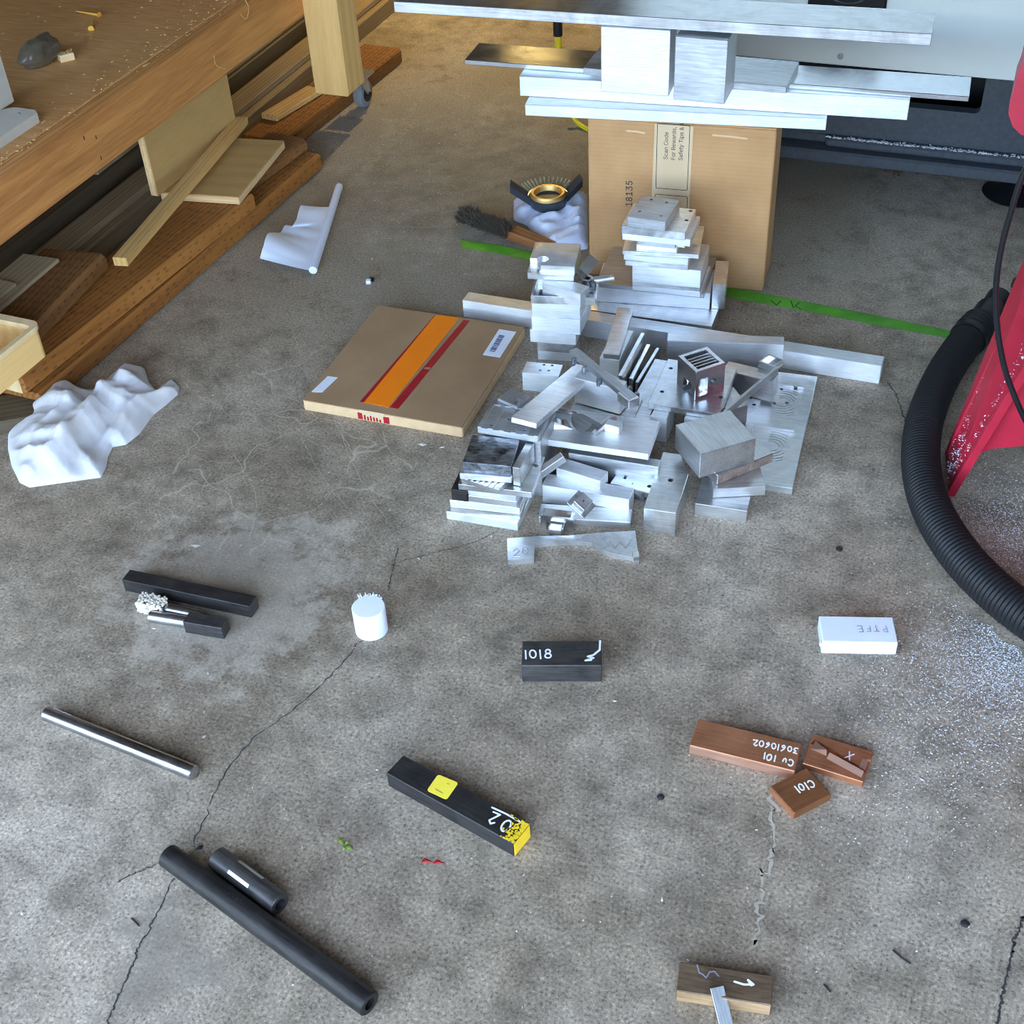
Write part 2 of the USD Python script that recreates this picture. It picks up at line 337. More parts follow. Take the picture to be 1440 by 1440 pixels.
fn = {'g': ('geometry', {}),
    'n1': ('noise_texture', {'scale': 1.1, 'detail': 7, 'roughness': .62, 'distortion': .4}), 'n2': ('noise_texture', {'scale': 13, 'detail': 9, 'roughness': .72}),
    'n3': ('noise_texture', {'scale': 210, 'detail': 5, 'roughness': .75}), 'n4': ('noise_texture', {'scale': 9, 'detail': 4, 'distortion': 1.4}),
    'r1': ('rgb_ramp', {'ramp': [(.30, srgb(130, 114, 93)), (.5, srgb(163, 147, 127)), (.7, srgb(194, 180, 161))]}),
    'r2': ('rgb_ramp', {'ramp': [(.30, (.40, .39, .37)), (.5, (.95, .95, .95)), (.70, (1.45, 1.45, 1.45))]}),
    'r3': ('rgb_ramp', {'ramp': [(.36, (.28, .27, .26)), (.45, (.84, .84, .84)), (.57, (1.10, 1.10, 1.10)), (.67, (1.9, 1.9, 1.9))]}),
    'm1': ('mix', {'mix_type': 'multiply', 'fac': .9}), 'm2': ('mix', {'mix_type': 'multiply', 'fac': .95}),
    'wv': ('noise_texture', {'scale': 3.5, 'detail': 3}), 'ws': ('vector_math', {'math_type': 'scale', 'scale': .35}), 'wa': ('vector_math', {'math_type': 'add'}),
    'vc': ('voronoi_texture', {'feature': 'distance_to_edge', 'scale': 5.5}), 'vr': ('map_range', {'from_min': .002, 'from_max': .010, 'to_min': 1, 'to_max': 0, 'clamp': True}),
    'vm': ('math', {'math_type': 'multiply'}), 'mc': ('mix', {'color2': srgb(214, 198, 172)}), 'vf': ('math', {'math_type': 'multiply', 'value2': .45}),
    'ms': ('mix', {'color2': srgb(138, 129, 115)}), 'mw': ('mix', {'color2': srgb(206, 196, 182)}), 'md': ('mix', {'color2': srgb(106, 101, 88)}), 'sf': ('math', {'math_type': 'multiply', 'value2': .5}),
    'wf': ('math', {'math_type': 'multiply', 'value2': .28}), 'df': ('math', {'math_type': 'multiply', 'value2': .5}),
    'rr': ('map_range', {'from_min': .3, 'from_max': .7, 'to_min': .5, 'to_max': .78}), 'hs': ('mix_float', {'fac': .5}),
    'b': ('bump', {'strength': .22, 'distance': .002}), 'p': ('principled_bsdf', {'specular_ior_level': .4})}
fl = [('g.position', k+'.vector') for k in ('n1', 'n2', 'n3', 'n4', 'wv')] + [('n1.fac', 'r1.fac'), ('n2.fac', 'r2.fac'), ('n3.fac', 'r3.fac'),
    ('r1.color', 'm1.color1'), ('r2.color', 'm1.color2'), ('m1.color', 'm2.color1'), ('r3.color', 'm2.color2'),
    ('wv.color', 'ws.vector1'), ('g.position', 'wa.vector1'), ('ws.vector', 'wa.vector2'), ('wa.vector', 'vc.vector'), ('vc.distance', 'vr.value')]
s0 = spot(fn, fl, 'sa', gz(420, 620), .05, .62, 'n2.fac')
s1 = spot(fn, fl, 'sb', gz(235, 1345), .0, .17, 'n4.fac')
s2 = spot(fn, fl, 'sc', gz(1390, 880), .0, .42, 'n2.fac')
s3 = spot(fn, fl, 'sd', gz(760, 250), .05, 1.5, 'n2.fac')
s4 = spot(fn, fl, 'se', gz(330, 830), .0, .4, 'n2.fac')
fl += [('vr.result', 'vm.value1'), (s0, 'vm.value2'), ('vm.value', 'vf.value1'), ('vf.value', 'mc.fac'), ('m2.color', 'mc.color1'),
    (s1, 'sf.value1'), ('sf.value', 'ms.fac'), ('mc.color', 'ms.color1'), (s4, 'wf.value1'), ('wf.value', 'mw.fac'), ('ms.color', 'mw.color1'),
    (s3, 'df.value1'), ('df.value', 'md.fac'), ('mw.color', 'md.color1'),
    ('md.color', 'p.base_color'), ('n1.fac', 'rr.value'), ('rr.result', 'p.roughness'), ('n2.fac', 'hs.a'), ('n3.fac', 'hs.b'), ('hs.result', 'b.height'), ('b.normal', 'p.normal')]
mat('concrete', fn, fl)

# ================================================================== SETTING
def struct(name, mesh, m, label=None):
    return solo(name, label, None, mesh, m, kind='structure')
floor = thing('floor', 'grey stained concrete garage floor with fine cracks', None, kind='structure')
tag(floor, cat='floor')
part(floor, 'slab', cbox(-3.6, 3.4, -0.5, 6.4, -.12, 0, .001), 'concrete')
rnd = random.Random(7)
def crack(pts, w, m, seed, jit=.0016, label=None):
    P = spline([gz(*p) for p in pts], 90)
    r = np.random.RandomState(seed); j = r.normal(0, 1, (len(P), 2)); j = (j + np.roll(j, 1, 0))*jit*.5
    P[:, :2] += j
    W = w*np.clip(.6 + .5*r.normal(0, .5, len(P)), .25, 1.4)
    T = np.gradient(P[:, :2], axis=0); T /= np.linalg.norm(T, axis=1, keepdims=True); N = np.column_stack([-T[:, 1], T[:, 0]])
    A, B = P[:, :2]+N*W[:, None]/2, P[:, :2]-N*W[:, None]/2; n = len(P)
    V = np.vstack([np.column_stack([A, np.full(n, .0005)]), np.column_stack([B, np.full(n, .0005)])])
    F = [f for i in range(n-1) for f in ((i, n+i, n+i+1), (i, n+i+1, i+1))]
    part(floor, 'crack', trimesh.Trimesh(V, F, process=False), m, label)
crack([(560, 770), (545, 830)], .0022, 'crack_dark', 1)
crack([(507, 902), (480, 935), (450, 965), (405, 1005), (355, 1040), (312, 1095), (292, 1140), (270, 1188)], .0026, 'crack_dark', 2)
crack([(243, 1235), (222, 1285), (196, 1330), (190, 1350), (172, 1390), (150, 1440)], .0030, 'crack_dark', 3)
crack([(222, 1215), (190, 1228), (165, 1240)], .0015, 'crack_dark', 4)
crack([(700, 748), (660, 765), (610, 778), (560, 790)], .0018, 'crack_dark', 5)
crack([(1248, 537), (1262, 560), (1275, 600)], .003, 'crack_dark', 6)
crack([(1440, 1290), (1425, 1330), (1412, 1390), (1402, 1440)], .005, 'crack_dark', 8)
crack([(1099, 990), (1092, 1100), (1086, 1180), (1072, 1250), (1060, 1330)], .006, 'crack_pale', 9, .006, label='pale scuffed line in the concrete')
P_a, P_b = gz(592, 163), gz(486, 264)
d_ = (P_b-P_a)/np.linalg.norm(P_b-P_a); n_ = np.array([-d_[1], d_[0], 0]); rr_ = np.random.RandomState(17); L_ = np.linalg.norm(P_b-P_a); ed = lambda sg: [tuple((P_a+d_*x+n_*sg*(.013+rr_.uniform(-.006, .002)))[:2]) for x in np.linspace(0, L_, 60)]
part(floor, 'tape_residue', prism(Polygon(ed(1)+ed(-1)[::-1]).buffer(0), .0001, .0004), 'residue', label='pale strip of old tape residue')
for i, pts in enumerate([[(300, 520), (370, 600), (420, 610), (520, 640)], [(250, 640), (330, 650), (420, 610)], [(330, 640), (360, 700), (350, 760)], [(420, 610), (460, 680), (540, 770)],
        [(220, 700), (300, 690), (380, 650)], [(410, 460), (430, 520), (440, 545)], [(470, 590), (510, 680), (550, 740)], [(300, 660), (250, 740), (180, 790)], [(545, 318), (600, 320), (650, 318)],
        [(480, 425), (540, 424), (590, 427)], [(1395, 645), (1420, 655), (1440, 665)], [(1230, 1230), (1255, 1268), (1240, 1288), (1252, 1310)], [(940, 1115), (960, 1080), (1000, 1062)], [(1290, 1262), (1330, 1255), (1352, 1252)],
        [(1180, 305), (1215, 285), (1240, 262)], [(640, 900), (650, 930)], [(850, 960), (815, 1000)]]):
    crack(pts, .0012, 'crack_pale', 20+i)
struct('wall_back', cbox(-3.6, 3.4, 6.4, 6.5, 0, 2.7), 'wall_paint')
struct('wall_left', cbox(-3.7, -3.6, -.6, 6.5, 0, 2.7), 'wall_paint')
struct('wall_right', cbox(3.4, 3.5, -.6, 6.5, 0, 2.7), 'wall_paint')
struct('ceiling', cbox(-3.7, 3.5, -.6, 6.5, 2.7, 2.8), 'ceiling_paint')
struct('wall_front', cat_([cbox(-3.7, -3.1, -.6, -.5, 0, 2.7), cbox(1.5, 3.5, -.6, -.5, 0, 2.7), cbox(-3.1, 1.5, -.6, -.5, 2.2, 2.7)]), 'wall_paint')
struct('ground', cbox(-14, 14, -16, -.5, -.14, -.015), 'driveway')

# ================================================================== WORKBENCH AND LUMBER (upper left)
def plank(name, label, p0, p1, width, t, m, z0=None, cat='board', ch=.003, group=None, end_mat=None):
    """A board whose right-hand bottom edge runs from p0 (near) to p1 (far); it lies to the left of that edge. p0, p1 carry z."""
    p0, p1 = np.asarray(p0, float), np.asarray(p1, float); L = np.linalg.norm(p1-p0)
    M = frame(p0, p1-p0, (0, 0, 1))
    return solo(name, label, cat, cbox(0, L, 0, width, 0, t, ch), m, M, group=group)

bench = thing('workbench', 'low rolling workbench of fir beams and plywood on casters, sawdust on top', 'workbench', frame((-1.80, 3.17, 0)))
BX, BZ0, BZ1 = 0.04, 0.309, 0.414          # beam face (local x), bottom, top
def bench_bar(name, x0, x1, y0, y1, z0, z1, m, along='y', label=None):
    """A bench member with the grain along its length: its own prim with its own axes."""
    base = str(bench.GetPath())
    if along == 'y':
        M = frame((x1, y0, z0), (0, 1, 0), (0, 0, 1)); me = cbox(0, y1-y0, 0, x1-x0, 0, z1-z0, .003)
    elif along == 'z':
        M = frame((x0, y0, z0), (0, 0, 1), (1, 0, 0)); me = cbox(0, z1-z0, 0, y1-y0, 0, x1-x0, .004)
    else:
        M = frame((x0, y0, z0)); me = cbox(0, x1-x0, 0, y1-y0, 0, z1-z0, .003)
    p = usdkit.mesh(stage, base + '/' + numbered(base, name), me, MATS[m]).GetPrim(); put(p, M); return tag(p, label)
bench_bar('beam', BX-.04, BX, -2.6, .04, BZ0, BZ1+.0125, 'fir_beam')
bench_bar('beam', BX-1.0, BX-.96, -2.6, .04, BZ0, BZ1, 'fir_beam')
for yy in (-2.6, -1.7, -.8): bench_bar('crosspiece', BX-.96, BX-.04, yy, yy+.04, BZ0, BZ1, 'fir_beam', 'x')
bench_bar('top_panel', BX-1.0, BX-.0415, -2.6, .04, BZ1, BZ1+.014, 'ply_top')
bench_bar('leg', BX+.001, BX+.101, -.045, .06, .10, 1.0, 'pine_leg', 'z')
bench_bar('leg', BX-1.1, BX-1.001, -.045, .06, .10, 1.0, 'pine_leg', 'z')
def caster(x, y):
    base = part(bench, 'caster', cat_([cbox(x-.035, x+.035, y-.04, y+.04, .094, .1, .001), cyl((x, y, .082), (x, y, .094), .024), hull([(x-.022+dx, y+dy, z) for dx in (0, .004) for dy, z in ((-.02, .082), (.02, .082), (.012, .04), (.03, .04))]), hull([(x+.018+dx, y+dy, z) for dx in (0, .004) for dy, z in ((-.02, .082), (.02, .082), (.012, .04), (.03, .04))])]), 'caster_metal')
    b = UsdGeom.Mesh(base).GetPrim()
    prof = [(.0, -.014), (.03, -.014), (.036, -.012), (.0385, -.006), (.0385, .006), (.036, .012), (.03, .014), (0, .014)]
    w = lathe(prof, 36); w.apply_transform(trimesh.transformations.rotation_matrix(math.pi/2, [0, 1, 0])); w.apply_translation((x, y+.02, .039))
    part(b, 'wheel', w, 'rubber_grey', smooth=40)
    part(b, 'hub', cat_([cyl((x-.0165, y+.02, .039), (x+.0165, y+.02, .039), .022), cyl((x-.026, y+.02, .039), (x+.026, y+.02, .039), .006)]), 'plastic_black')
caster(BX+.055, .0); caster(BX-1.05, .0)
# three dark nail slots in the beam
for q in ((118, 194), (135, 193), (142, 222)):
    P = on_x(*q, -1.76) - np.array([-1.80, 3.17, 0])
    part(bench, 'nail_slot', cbox(BX-.002, BX+.0006, P[1]-.0012, P[1]+.0012, P[2]-.004, P[2]+.004, .0002), 'hole_dark')
BT = BZ1+.014
def on_bench(x, y): return gz(x, y, BT)

# things on the bench top
foot = thing('machine_foot', 'light grey painted steel foot with a bolt hole at the left edge of the bench', 'machine foot', frame((on_bench(0, 190)[0], on_bench(0, 190)[1], BT), yaw=math.radians(90)))
Pf, Pn, Pb = [p - on_bench(0, 190) for p in (on_bench(58, 168), on_bench(0, 206), on_bench(40, 135))]
def in_foot(p):  # world offset -> local of the foot (yaw 90): local x = world y, local y = -world x
    return (p[1], -p[0])
lx = in_foot(Pf)[0]
fp = Polygon([(-.16, -.075), (lx-.012, -.075), (lx, -.06), (lx, -.01), (lx-.014, .006), (lx-.03, .012), (-.16, .012)])
fp = affinity.translate(fp, 0, in_foot(Pf)[1]+.07)
part(foot, 'base_flange', prism(fp.difference(Point(lx-.02, in_foot(Pf)[1]+.03).buffer(.004)), 0, .02), 'paint_grey_foot')
yb = in_foot(Pf)[1]
ux, uy = in_foot(gz(22, 143, BT+.02) - on_bench(0, 190))
part(foot, 'upright', cbox(-.30, ux, uy, uy+.05, .0195, .42, .004), 'paint_grey_foot')
part(foot, 'rear_web', hull([(-.1, uy+.052, 0), (ux+.035, uy+.052, 0), (-.1, uy+.07, 0), (ux+.035, uy+.07, 0), (-.1, uy+.052, .16), (ux+.0, uy+.052, .16), (-.1, uy+.07, .16), (ux, uy+.07, .16)]), 'blue_black', label='dark rear web of the foot')
bag = on_bench(60, 90)
bm = trimesh.creation.icosphere(3, 1.0); v = np.array(bm.vertices); v *= (.035, .055, .03)
v += .02*(meshkit.fbm(v*40, 3, 3)[:, None]-.5)*np.array([1, 1, 1]); v[:, 2] = np.maximum(v[:, 2]+.028, .0005); bm.vertices = v
solo('plastic_wrap', 'crumpled grey translucent plastic lying on the bench behind the grey foot', 'plastic', bm, 'plastic_film', frame((*bag[:2], BT)), smooth=True)
o = on_bench(94, 84)
wb = thing('wood_offcut', 'small pale wood offcut with brass staples on the bench top', 'wood offcut', frame((*o[:2], BT), yaw=.9))
part(wb, 'block', cbox(-.016, .016, -.012, .012, 0, .016, .001), 'end_grain')
for k in (-.004, .004): part(wb, 'staple', tube(spline([(.002+k, -.008, .0155), (.002+k, -.008, .02), (.012+k, .006, .02), (.012+k, .006, .0155)], 18), .0012, 6), 'brass')
def screw(name, label, a, b):
    A, B = on_bench(*a)+np.array([0, 0, .004]), on_bench(*b)+np.array([0, 0, .004]); d = (B-A)
    t = thing(name, label, 'screw', frame((*B[:2], BT)))
    part(t, 'shank', cyl((0, 0, .004), (A-B)+np.array([0, 0, .004-.0]), .0034, .0010, 12), 'zinc_yellow')
    part(t, 'head', cyl((0, 0, .004), d/np.linalg.norm(d)*.006+np.array([0, 0, .004]), .004, .0072, 16), 'zinc_yellow')
screw('wood_screw', 'brass wood screw lying lengthways on the bench, tip to the left', (107, 18), (138, 23))
screw('wood_screw', 'short brass wood screw pointing away beside the longer one on the bench', (133, 27), (129, 42))
# sawdust crumbs on the bench edge
r = np.random.RandomState(3); ms = []
for k in range(420):
    y = r.uniform(1.45, 3.1); x = -1.785 - abs(r.normal(0, .05)) if r.rand() < .75 else r.uniform(-2.3, -1.8)
    s = r.uniform(.0008, .0028); b = trimesh.creation.box((s*r.uniform(1, 3), s, s*.5)); b.apply_transform(trimesh.transformations.rotation_matrix(r.uniform(0, 3), [0, 0, 1])); b.apply_translation((x, y, BT+s*.25)); ms.append(b)
solo('sawdust', 'sawdust crumbs scattered along the edge of the bench top', 'sawdust', trimesh.util.concatenate(ms), 'chip_sawdust', kind='stuff')
for (q, lab) in ((((345, 0), (350, 12), (346, 26), (338, 20)), 'curled wood shaving hanging at the upper end of the bench beam'), (((301, 78), (303, 90), (310, 95), (318, 97)), 'thin curled shaving stuck to the middle of the beam face')):
    solo('wood_shaving', lab, 'shaving', tube(spline([on_x(*p, -1.757) for p in q], 24), .0009, 6), 'chip_sawdust')

# lumber under the bench
def e(x, y, z): return gz(x, y, z)
F0, F1 = e(118, 532, 0), e(455, 237, 0)
dF = (F1-F0)/np.linalg.norm(F1-F0)
plank('treated_board', 'front treated brown board flat on the floor, nearest the open concrete', F0-dF*.13, F1, .15, .043, 'treated', ch=.006)
G0, G1 = e(37, 557, .044), e(352, 302, .044)
G1x = G1+(G1-G0)*.04
gt_ = thing('treated_board', 'treated board with a pale sawn end, lying on the front board', 'board', frame(G0, G1x-G0, (0, 0, 1)))
part(gt_, 'body', cbox(0, np.linalg.norm(G1x-G0), 0, .15, 0, .042, .006), 'treated'); part(gt_, 'sawn_end', cbox(-.0012, .0003, .006, .144, .005, .037, .0002), 'end_grain', label='pale sawn end')
H0, H1 = e(-30, 582, .087), e(158, 378, .087)
plank('treated_board', 'dark treated board with a rounded end, highest of the treated boards', H0, H1, .16, .044, 'treated_dark', ch=.012)
J1 = e(437, 213, .044)
plank('treated_board', 'brown board with a rounded end poking out past the plywood', np.array([J1[0]-.03, G1[1]+.09, .044]), J1, .12, .04, 'treated_dark', ch=.011)
K0, K1 = e(440, 190, 0), e(567, 88, 0)
dK = (K1-K0)/np.linalg.norm(K1-K0)
plank('treated_board', 'reddish board running back past the bench caster into the warm light', np.array([K0[0]-.01, F1[1]+.03, 0]), K1, .13, .045, 'treated', ch=.006)
S0, S1 = e(390, 172, .047), e(455, 132, .047)
plank('wood_strip', 'short pale wood strip on the board beside the caster', S0, S1, .055, .016, 'pale_stick', cat='wood strip')
# long grey boards further under the bench
for i, (x, w, z, t, m, lab, y0, y1) in enumerate([(-1.93, .10, .0, .05, 'grey_board', 'grooved grey deck board lying under the bench, nearest the plywood', 1.9, 4.6), (-1.95, .07, .051, .02, 'grey_board', 'thin grey batten lying on the grooved deck board', 2.0, 4.5),
        (-2.06, .16, .0, .09, 'dark_board', 'thick dark timber deep under the bench', 1.2, 4.6), (-2.07, .12, .091, .03, 'grey_board', 'grey plank on top of the dark timber under the bench', 2.45, 4.6), (-2.26, .17, .0, .05, 'dark_board', 'dark board furthest under the bench', 1.2, 4.6)]):
    plank('deck_board' if i == 0 else 'board', lab, (x, y0, z), (x-.005, y1, z), w, t, m)
# plywood pieces and the stick
PZ = .088
A, B, C = e(225, 270, PZ+.02), e(335, 277, PZ+.02), e(424, 199, PZ+.02)
u = B-A; W = np.linalg.norm(u); u /= W; vv = np.array([-u[1], u[0], 0]); D = (C-B)@vv
ps = thing('plywood_piece', 'flat plywood piece with pale layered edge on the treated boards', 'plywood', frame(A-np.array([0, 0, .02]), u, (0, 0, 1)))
part(ps, 'core', cbox(0, W, 0, D, 0, .0165, .001), 'ply_edge', label='pale layered edge'); part(ps, 'face_veneer', cbox(0, W, 0, D, .0167, .02, .0008), 'ply_face')
xl = gz(222, 277, PZ+.021)[0]
y0, y1 = gz(220, 276, PZ+.021)[1], gz(313, 181, PZ+.021)[1]
pv = thing('plywood_piece', 'plywood panel standing on edge under the bench beam', 'plywood', frame((xl, y0, PZ+.021), (0, 1, .0), (0, 0, 1)))
part(pv, 'core', cbox(0, y1-y0, .004, .02, 0, .195, .001), 'ply_edge', label='pale layered edge'); part(pv, 'face_veneer', cbox(0, y1-y0, .0, .0036, 0, .195, .0006), 'ply_face')
a, b = gz(170, 372, .14), gz(341, 172, .125)
st = thing('wood_stick', 'long square wood stick lying across the boards and plywood', 'wood stick', frame(a, b-a, (0, 0, 1)))
part(st, 'stick', cbox(0, np.linalg.norm(b-a), -.016, .016, -.004, .016, .001), 'pale_stick')
# bits at the far left edge
o = e(10, 520, .11)
tr = thing('wooden_tray', 'shallow wooden tray with rounded rim at the left edge under the bench', 'tray', frame((*e(2, 512, .132)[:2], .132), yaw=math.radians(88)))
outer = sbox(-.16, -.05, .045, .09).buffer(.016); inner = sbox(-.16, -.05, .038, .083).buffer(.008)
part(tr, 'wall', prism(outer.difference(inner), .0, .06), 'pine_leg'); part(tr, 'rim', prism(outer.buffer(.003).difference(inner), .06, .07), 'end_grain'); part(tr, 'bottom', prism(inner, .0, .006), 'pine_leg')
for i, (q0, q1, z, lab) in enumerate([((0, 440), (84, 368), .134, 'thin pale grey board on the dark treated board, upper of two'), ((-5, 425), (24, 402), .143, 'small thin grey board at the left edge on the pale grey board')]):
    p, q = e(*q0, z), e(*q1, z); d = (q-p)/np.linalg.norm(q-p)
    plank('thin_board', lab, p-d*.2, q, .09 if i == 0 else .05, .008, 'pale_grey_board', ch=.001)
solo('dark_scrap', 'dark scrap of timber on the floor behind the white rag', 'scrap', cbox(-.09, .09, -.05, .05, 0, .03, .003), 'dark_board', frame((*e(14, 590, 0)[:2], 0), yaw=.6))
# ================================================================== CLOTHS
def crumple(px, z_edge, res, seed, amp, freq, fall):
    """A crumpled sheet over an outline on the floor: closed, with ridges."""
    P = Polygon([gz(*q, z_edge)[:2] for q in px]).buffer(0)
    x0, y0, x1, y1 = P.bounds
    pts = [(x, y) for x in np.arange(x0, x1, res) for y in np.arange(y0, y1, res) if P.buffer(-res*.5).contains(Point(x, y))]
    ring = np.array([P.exterior.interpolate(s).coords[0] for s in np.arange(0, P.length, res)])
    r = np.random.RandomState(seed)
    pts = np.vstack([np.array(pts)+r.uniform(-.2, .2, (len(pts), 2))*res, ring])
    from scipy.spatial import Delaunay
    T = Delaunay(pts).simplices; c = pts[T].mean(1); T = T[[P.buffer(1e-4).contains(Point(q)) for q in c]]
    d = np.array([P.exterior.distance(Point(q)) for q in pts])
    q3 = np.column_stack([pts*freq, np.zeros(len(pts))])
    warp = np.column_stack([meshkit.fbm(q3*.7+9, 2, seed+5), meshkit.fbm(q3*.7+4, 2, seed+6)])-.5
    h = np.zeros(len(pts))
    for k in range(9):                                     # crisp folds: triangle waves in several directions
        an, f, ph = r.uniform(0, math.pi), freq*(.5+.30*k), r.uniform(0, 1)
        w = ((pts+warp*.16) @ np.array([math.cos(an), math.sin(an)]))*f + ph
        h += (1-np.abs(2*(w-np.floor(w))-1))**1.3*1.25/(1+.42*k)
    h = amp*(np.clip(h/2.6-.22, 0, 1.2)+.14*meshkit.fbm(q3*3, 2, seed))*np.clip(d/fall, 0, 1)**.55
    z = .002+h
    tris = []
    a = pts[T]; ar = (a[:, 1, 0]-a[:, 0, 0])*(a[:, 2, 1]-a[:, 0, 1])-(a[:, 1, 1]-a[:, 0, 1])*(a[:, 2, 0]-a[:, 0, 0])
    T[ar < 0] = T[ar < 0][:, ::-1]
    nV = len(pts); V = np.vstack([np.column_stack([pts, z]), np.column_stack([pts, np.maximum(z-.0015, .0003)])])
    F = np.vstack([T, T[:, ::-1]+nV])
    return trimesh.Trimesh(V, F, process=False)
_rag = [(9, 607), (23, 591), (39, 573), (47, 558), (64, 538), (84, 536), (101, 540), (119, 547), (144, 536), (154, 523), (175, 507), (202, 513), (208, 532), (220, 546), (224, 540), (241, 528), (251, 538), (249, 548), (231, 564), (214, 577), (194, 604), (175, 619), (157, 622), (150, 636), (148, 649), (140, 665), (117, 668), (39, 679), (25, 672), (14, 649), (9, 626)]
solo('paper_towel', 'crumpled white paper towel on the concrete beside the treated boards', 'paper towel', crumple(_rag, .012, .004, 5, .055, 7.0, .06), 'towel_paper', smooth=38)
_bl = [(722, 278), (740, 276), (790, 273), (826, 272), (827, 345), (775, 352), (740, 312), (722, 305)]
solo('cleaning_cloth', 'folded pale blue cloth tucked against the cardboard box', 'cloth', crumple(_bl, .01, .005, 11, .036, 9.0, .02), 'towel_blue', smooth=50)
# folded white sheet with a rolled edge
S = 46; n = 30
E0, E1 = gz(478, 268), gz(441, 386)
far = spline([gz(424, 296, .008), gz(413, 318, .018), gz(404, 322, .006), gz(394, 329, .012), gz(381, 330, .03), gz(371, 348, .03), gz(366, 365, .012)], S)
S = len(far); V = []
for i in range(S):
    t = i/(S-1); a = E0+(E1-E0)*(.25+.75*t) + np.array([0, 0, .006])
    for j in range(n+1):
        s = j/n; p = a*(1-s)+far[i]*s; fold = .010*math.sin(t*17+s*1.5)*s*(1-t*.4)
        z = .004 + (far[i][2])*s**1.4 + max(0, fold) + .006*(1-s)
        V.append((p[0], p[1], z))
V = np.array(V); k = n+1; Fq = []
for i in range(S-1):
    for j in range(n): q = (i*k+j, i*k+j+1, (i+1)*k+j+1, (i+1)*k+j); Fq += [(q[0], q[1], q[2]), (q[0], q[2], q[3])]
Fq = np.array(Fq); V2 = V.copy(); V2[:, 2] -= .0012
sheet = thing('folded_sheet', 'white folded sheet with a rolled-up edge lying on the concrete', 'paper sheet')
m_ = trimesh.Trimesh(np.vstack([V, V2]), np.vstack([Fq, Fq[:, ::-1]+len(V)]), process=False)
part(sheet, 'sheet', m_, 'paper', smooth=True)
pr = [E0+(E1-E0)*t+np.array([0, 0, .011]) for t in np.linspace(0, 1, 14)]
part(sheet, 'rolled_edge', tube(pr, .0095, 18), 'paper', smooth=50)

# ================================================================== FLAT CARTON WITH ORANGE TAPE
CZ = .026
A, B, C = gz(425, 562, CZ), gz(650, 601, CZ), gz(538, 430, CZ)
u = B-A; W = np.linalg.norm(u); u /= W; vv = np.array([-u[1], u[0], 0]); D = (C-A)@vv
MC = frame(A-np.array([0, 0, CZ]), u, (0, 0, 1)); MCi = np.linalg.inv(MC)
def lc(x, y, z=CZ): return (MCi @ np.array([*gz(x, y, z), 1]))[:2]
fc = thing('flat_carton', 'flat brown cardboard mailer with a wide orange tape down the middle', 'cardboard carton', MC)
part(fc, 'body', rbox(0, W, 0, D, 0, CZ-.002, .004, 4), 'cardboard_edge')
part(fc, 'top_flap', prism(sbox(.001, .0, W-.001, D-.001).buffer(0), CZ-.0022, CZ), 'cardboard_flat')
def strip(name, px, m, z1, label=None, z0=None):
    part(fc, name, prism(Polygon([lc(*q) for q in px]), CZ-.0002 if z0 is None else z0, CZ+z1), m, label)
strip('red_tape', [(506, 565), (612, 443), (618, 444), (520, 567)], 'tape_red', .0003, 'dark red printed tape edge left of the orange tape')
strip('red_tape', [(548, 573), (652, 450), (661, 451), (560, 575)], 'tape_red', .0003, 'dark red printed tape right of the orange tape')
strip('orange_tape', [(512, 566), (613, 443), (646, 447), (546, 573)], 'tape_orange', .0007)
strip('tape_gap', [(598, 516), (606, 517), (604, 520), (596, 519)], 'cardboard_flat', .0006)
a0, a1 = lc(512, 566)[0], lc(546, 573)[0]
part(fc, 'tape_end', cbox(a0, a1, -.0008, .0, .010, CZ+.0006, .0002), 'tape_clear', label='torn tape end folded over the front edge')
for x0, x1 in ((a0-.004, a0+.006), (a1-.002, a1+.010)): part(fc, 'tape_print', cbox(x0, x1, -.0011, -.0003, .004, .019, .0002), 'tape_red')
r = np.random.RandomState(4)
for k in range(6):
    xx = a0+.009+k*(a1-a0-.014)/6; part(fc, 'tape_print', cbox(xx, xx+.0035, -.0011, -.0003, .004, .004+r.uniform(.005, .012), .0002), 'tape_red')
def quad_label(px, m, nm, label):
    part(fc, nm, prism(Polygon([lc(*q) for q in px]), CZ-.0002, CZ+.0005), m, label)
quad_label([(438, 551), (453, 552), (475, 531), (461, 529)], 'label_white', 'paper_label', 'small blank white label')
quad_label([(679, 499), (703, 503), (726, 467), (702, 463)], 'label_white', 'paper_label', 'white shipping label with a barcode')
q0, q1, q2 = np.array(lc(688, 494)), np.array(lc(696, 495.5)), np.array(lc(706, 472))
bars = []; t = 0.0; r = np.random.RandomState(2); ax = q2-np.array(lc(700, 471)); 
side = (q1-q0); run = np.array(lc(702, 471))-q0
while t < 1:
    w = r.choice([.02, .03, .05]); p = [q0+run*t, q0+side+run*t, q0+side+run*min(1, t+w), q0+run*min(1, t+w)]; bars.append(Polygon(p).buffer(0)); t += w+r.choice([.02, .03, .04])
part(fc, 'barcode', prism(unary_union(bars), CZ+.0004, CZ+.0008), 'print_blue')

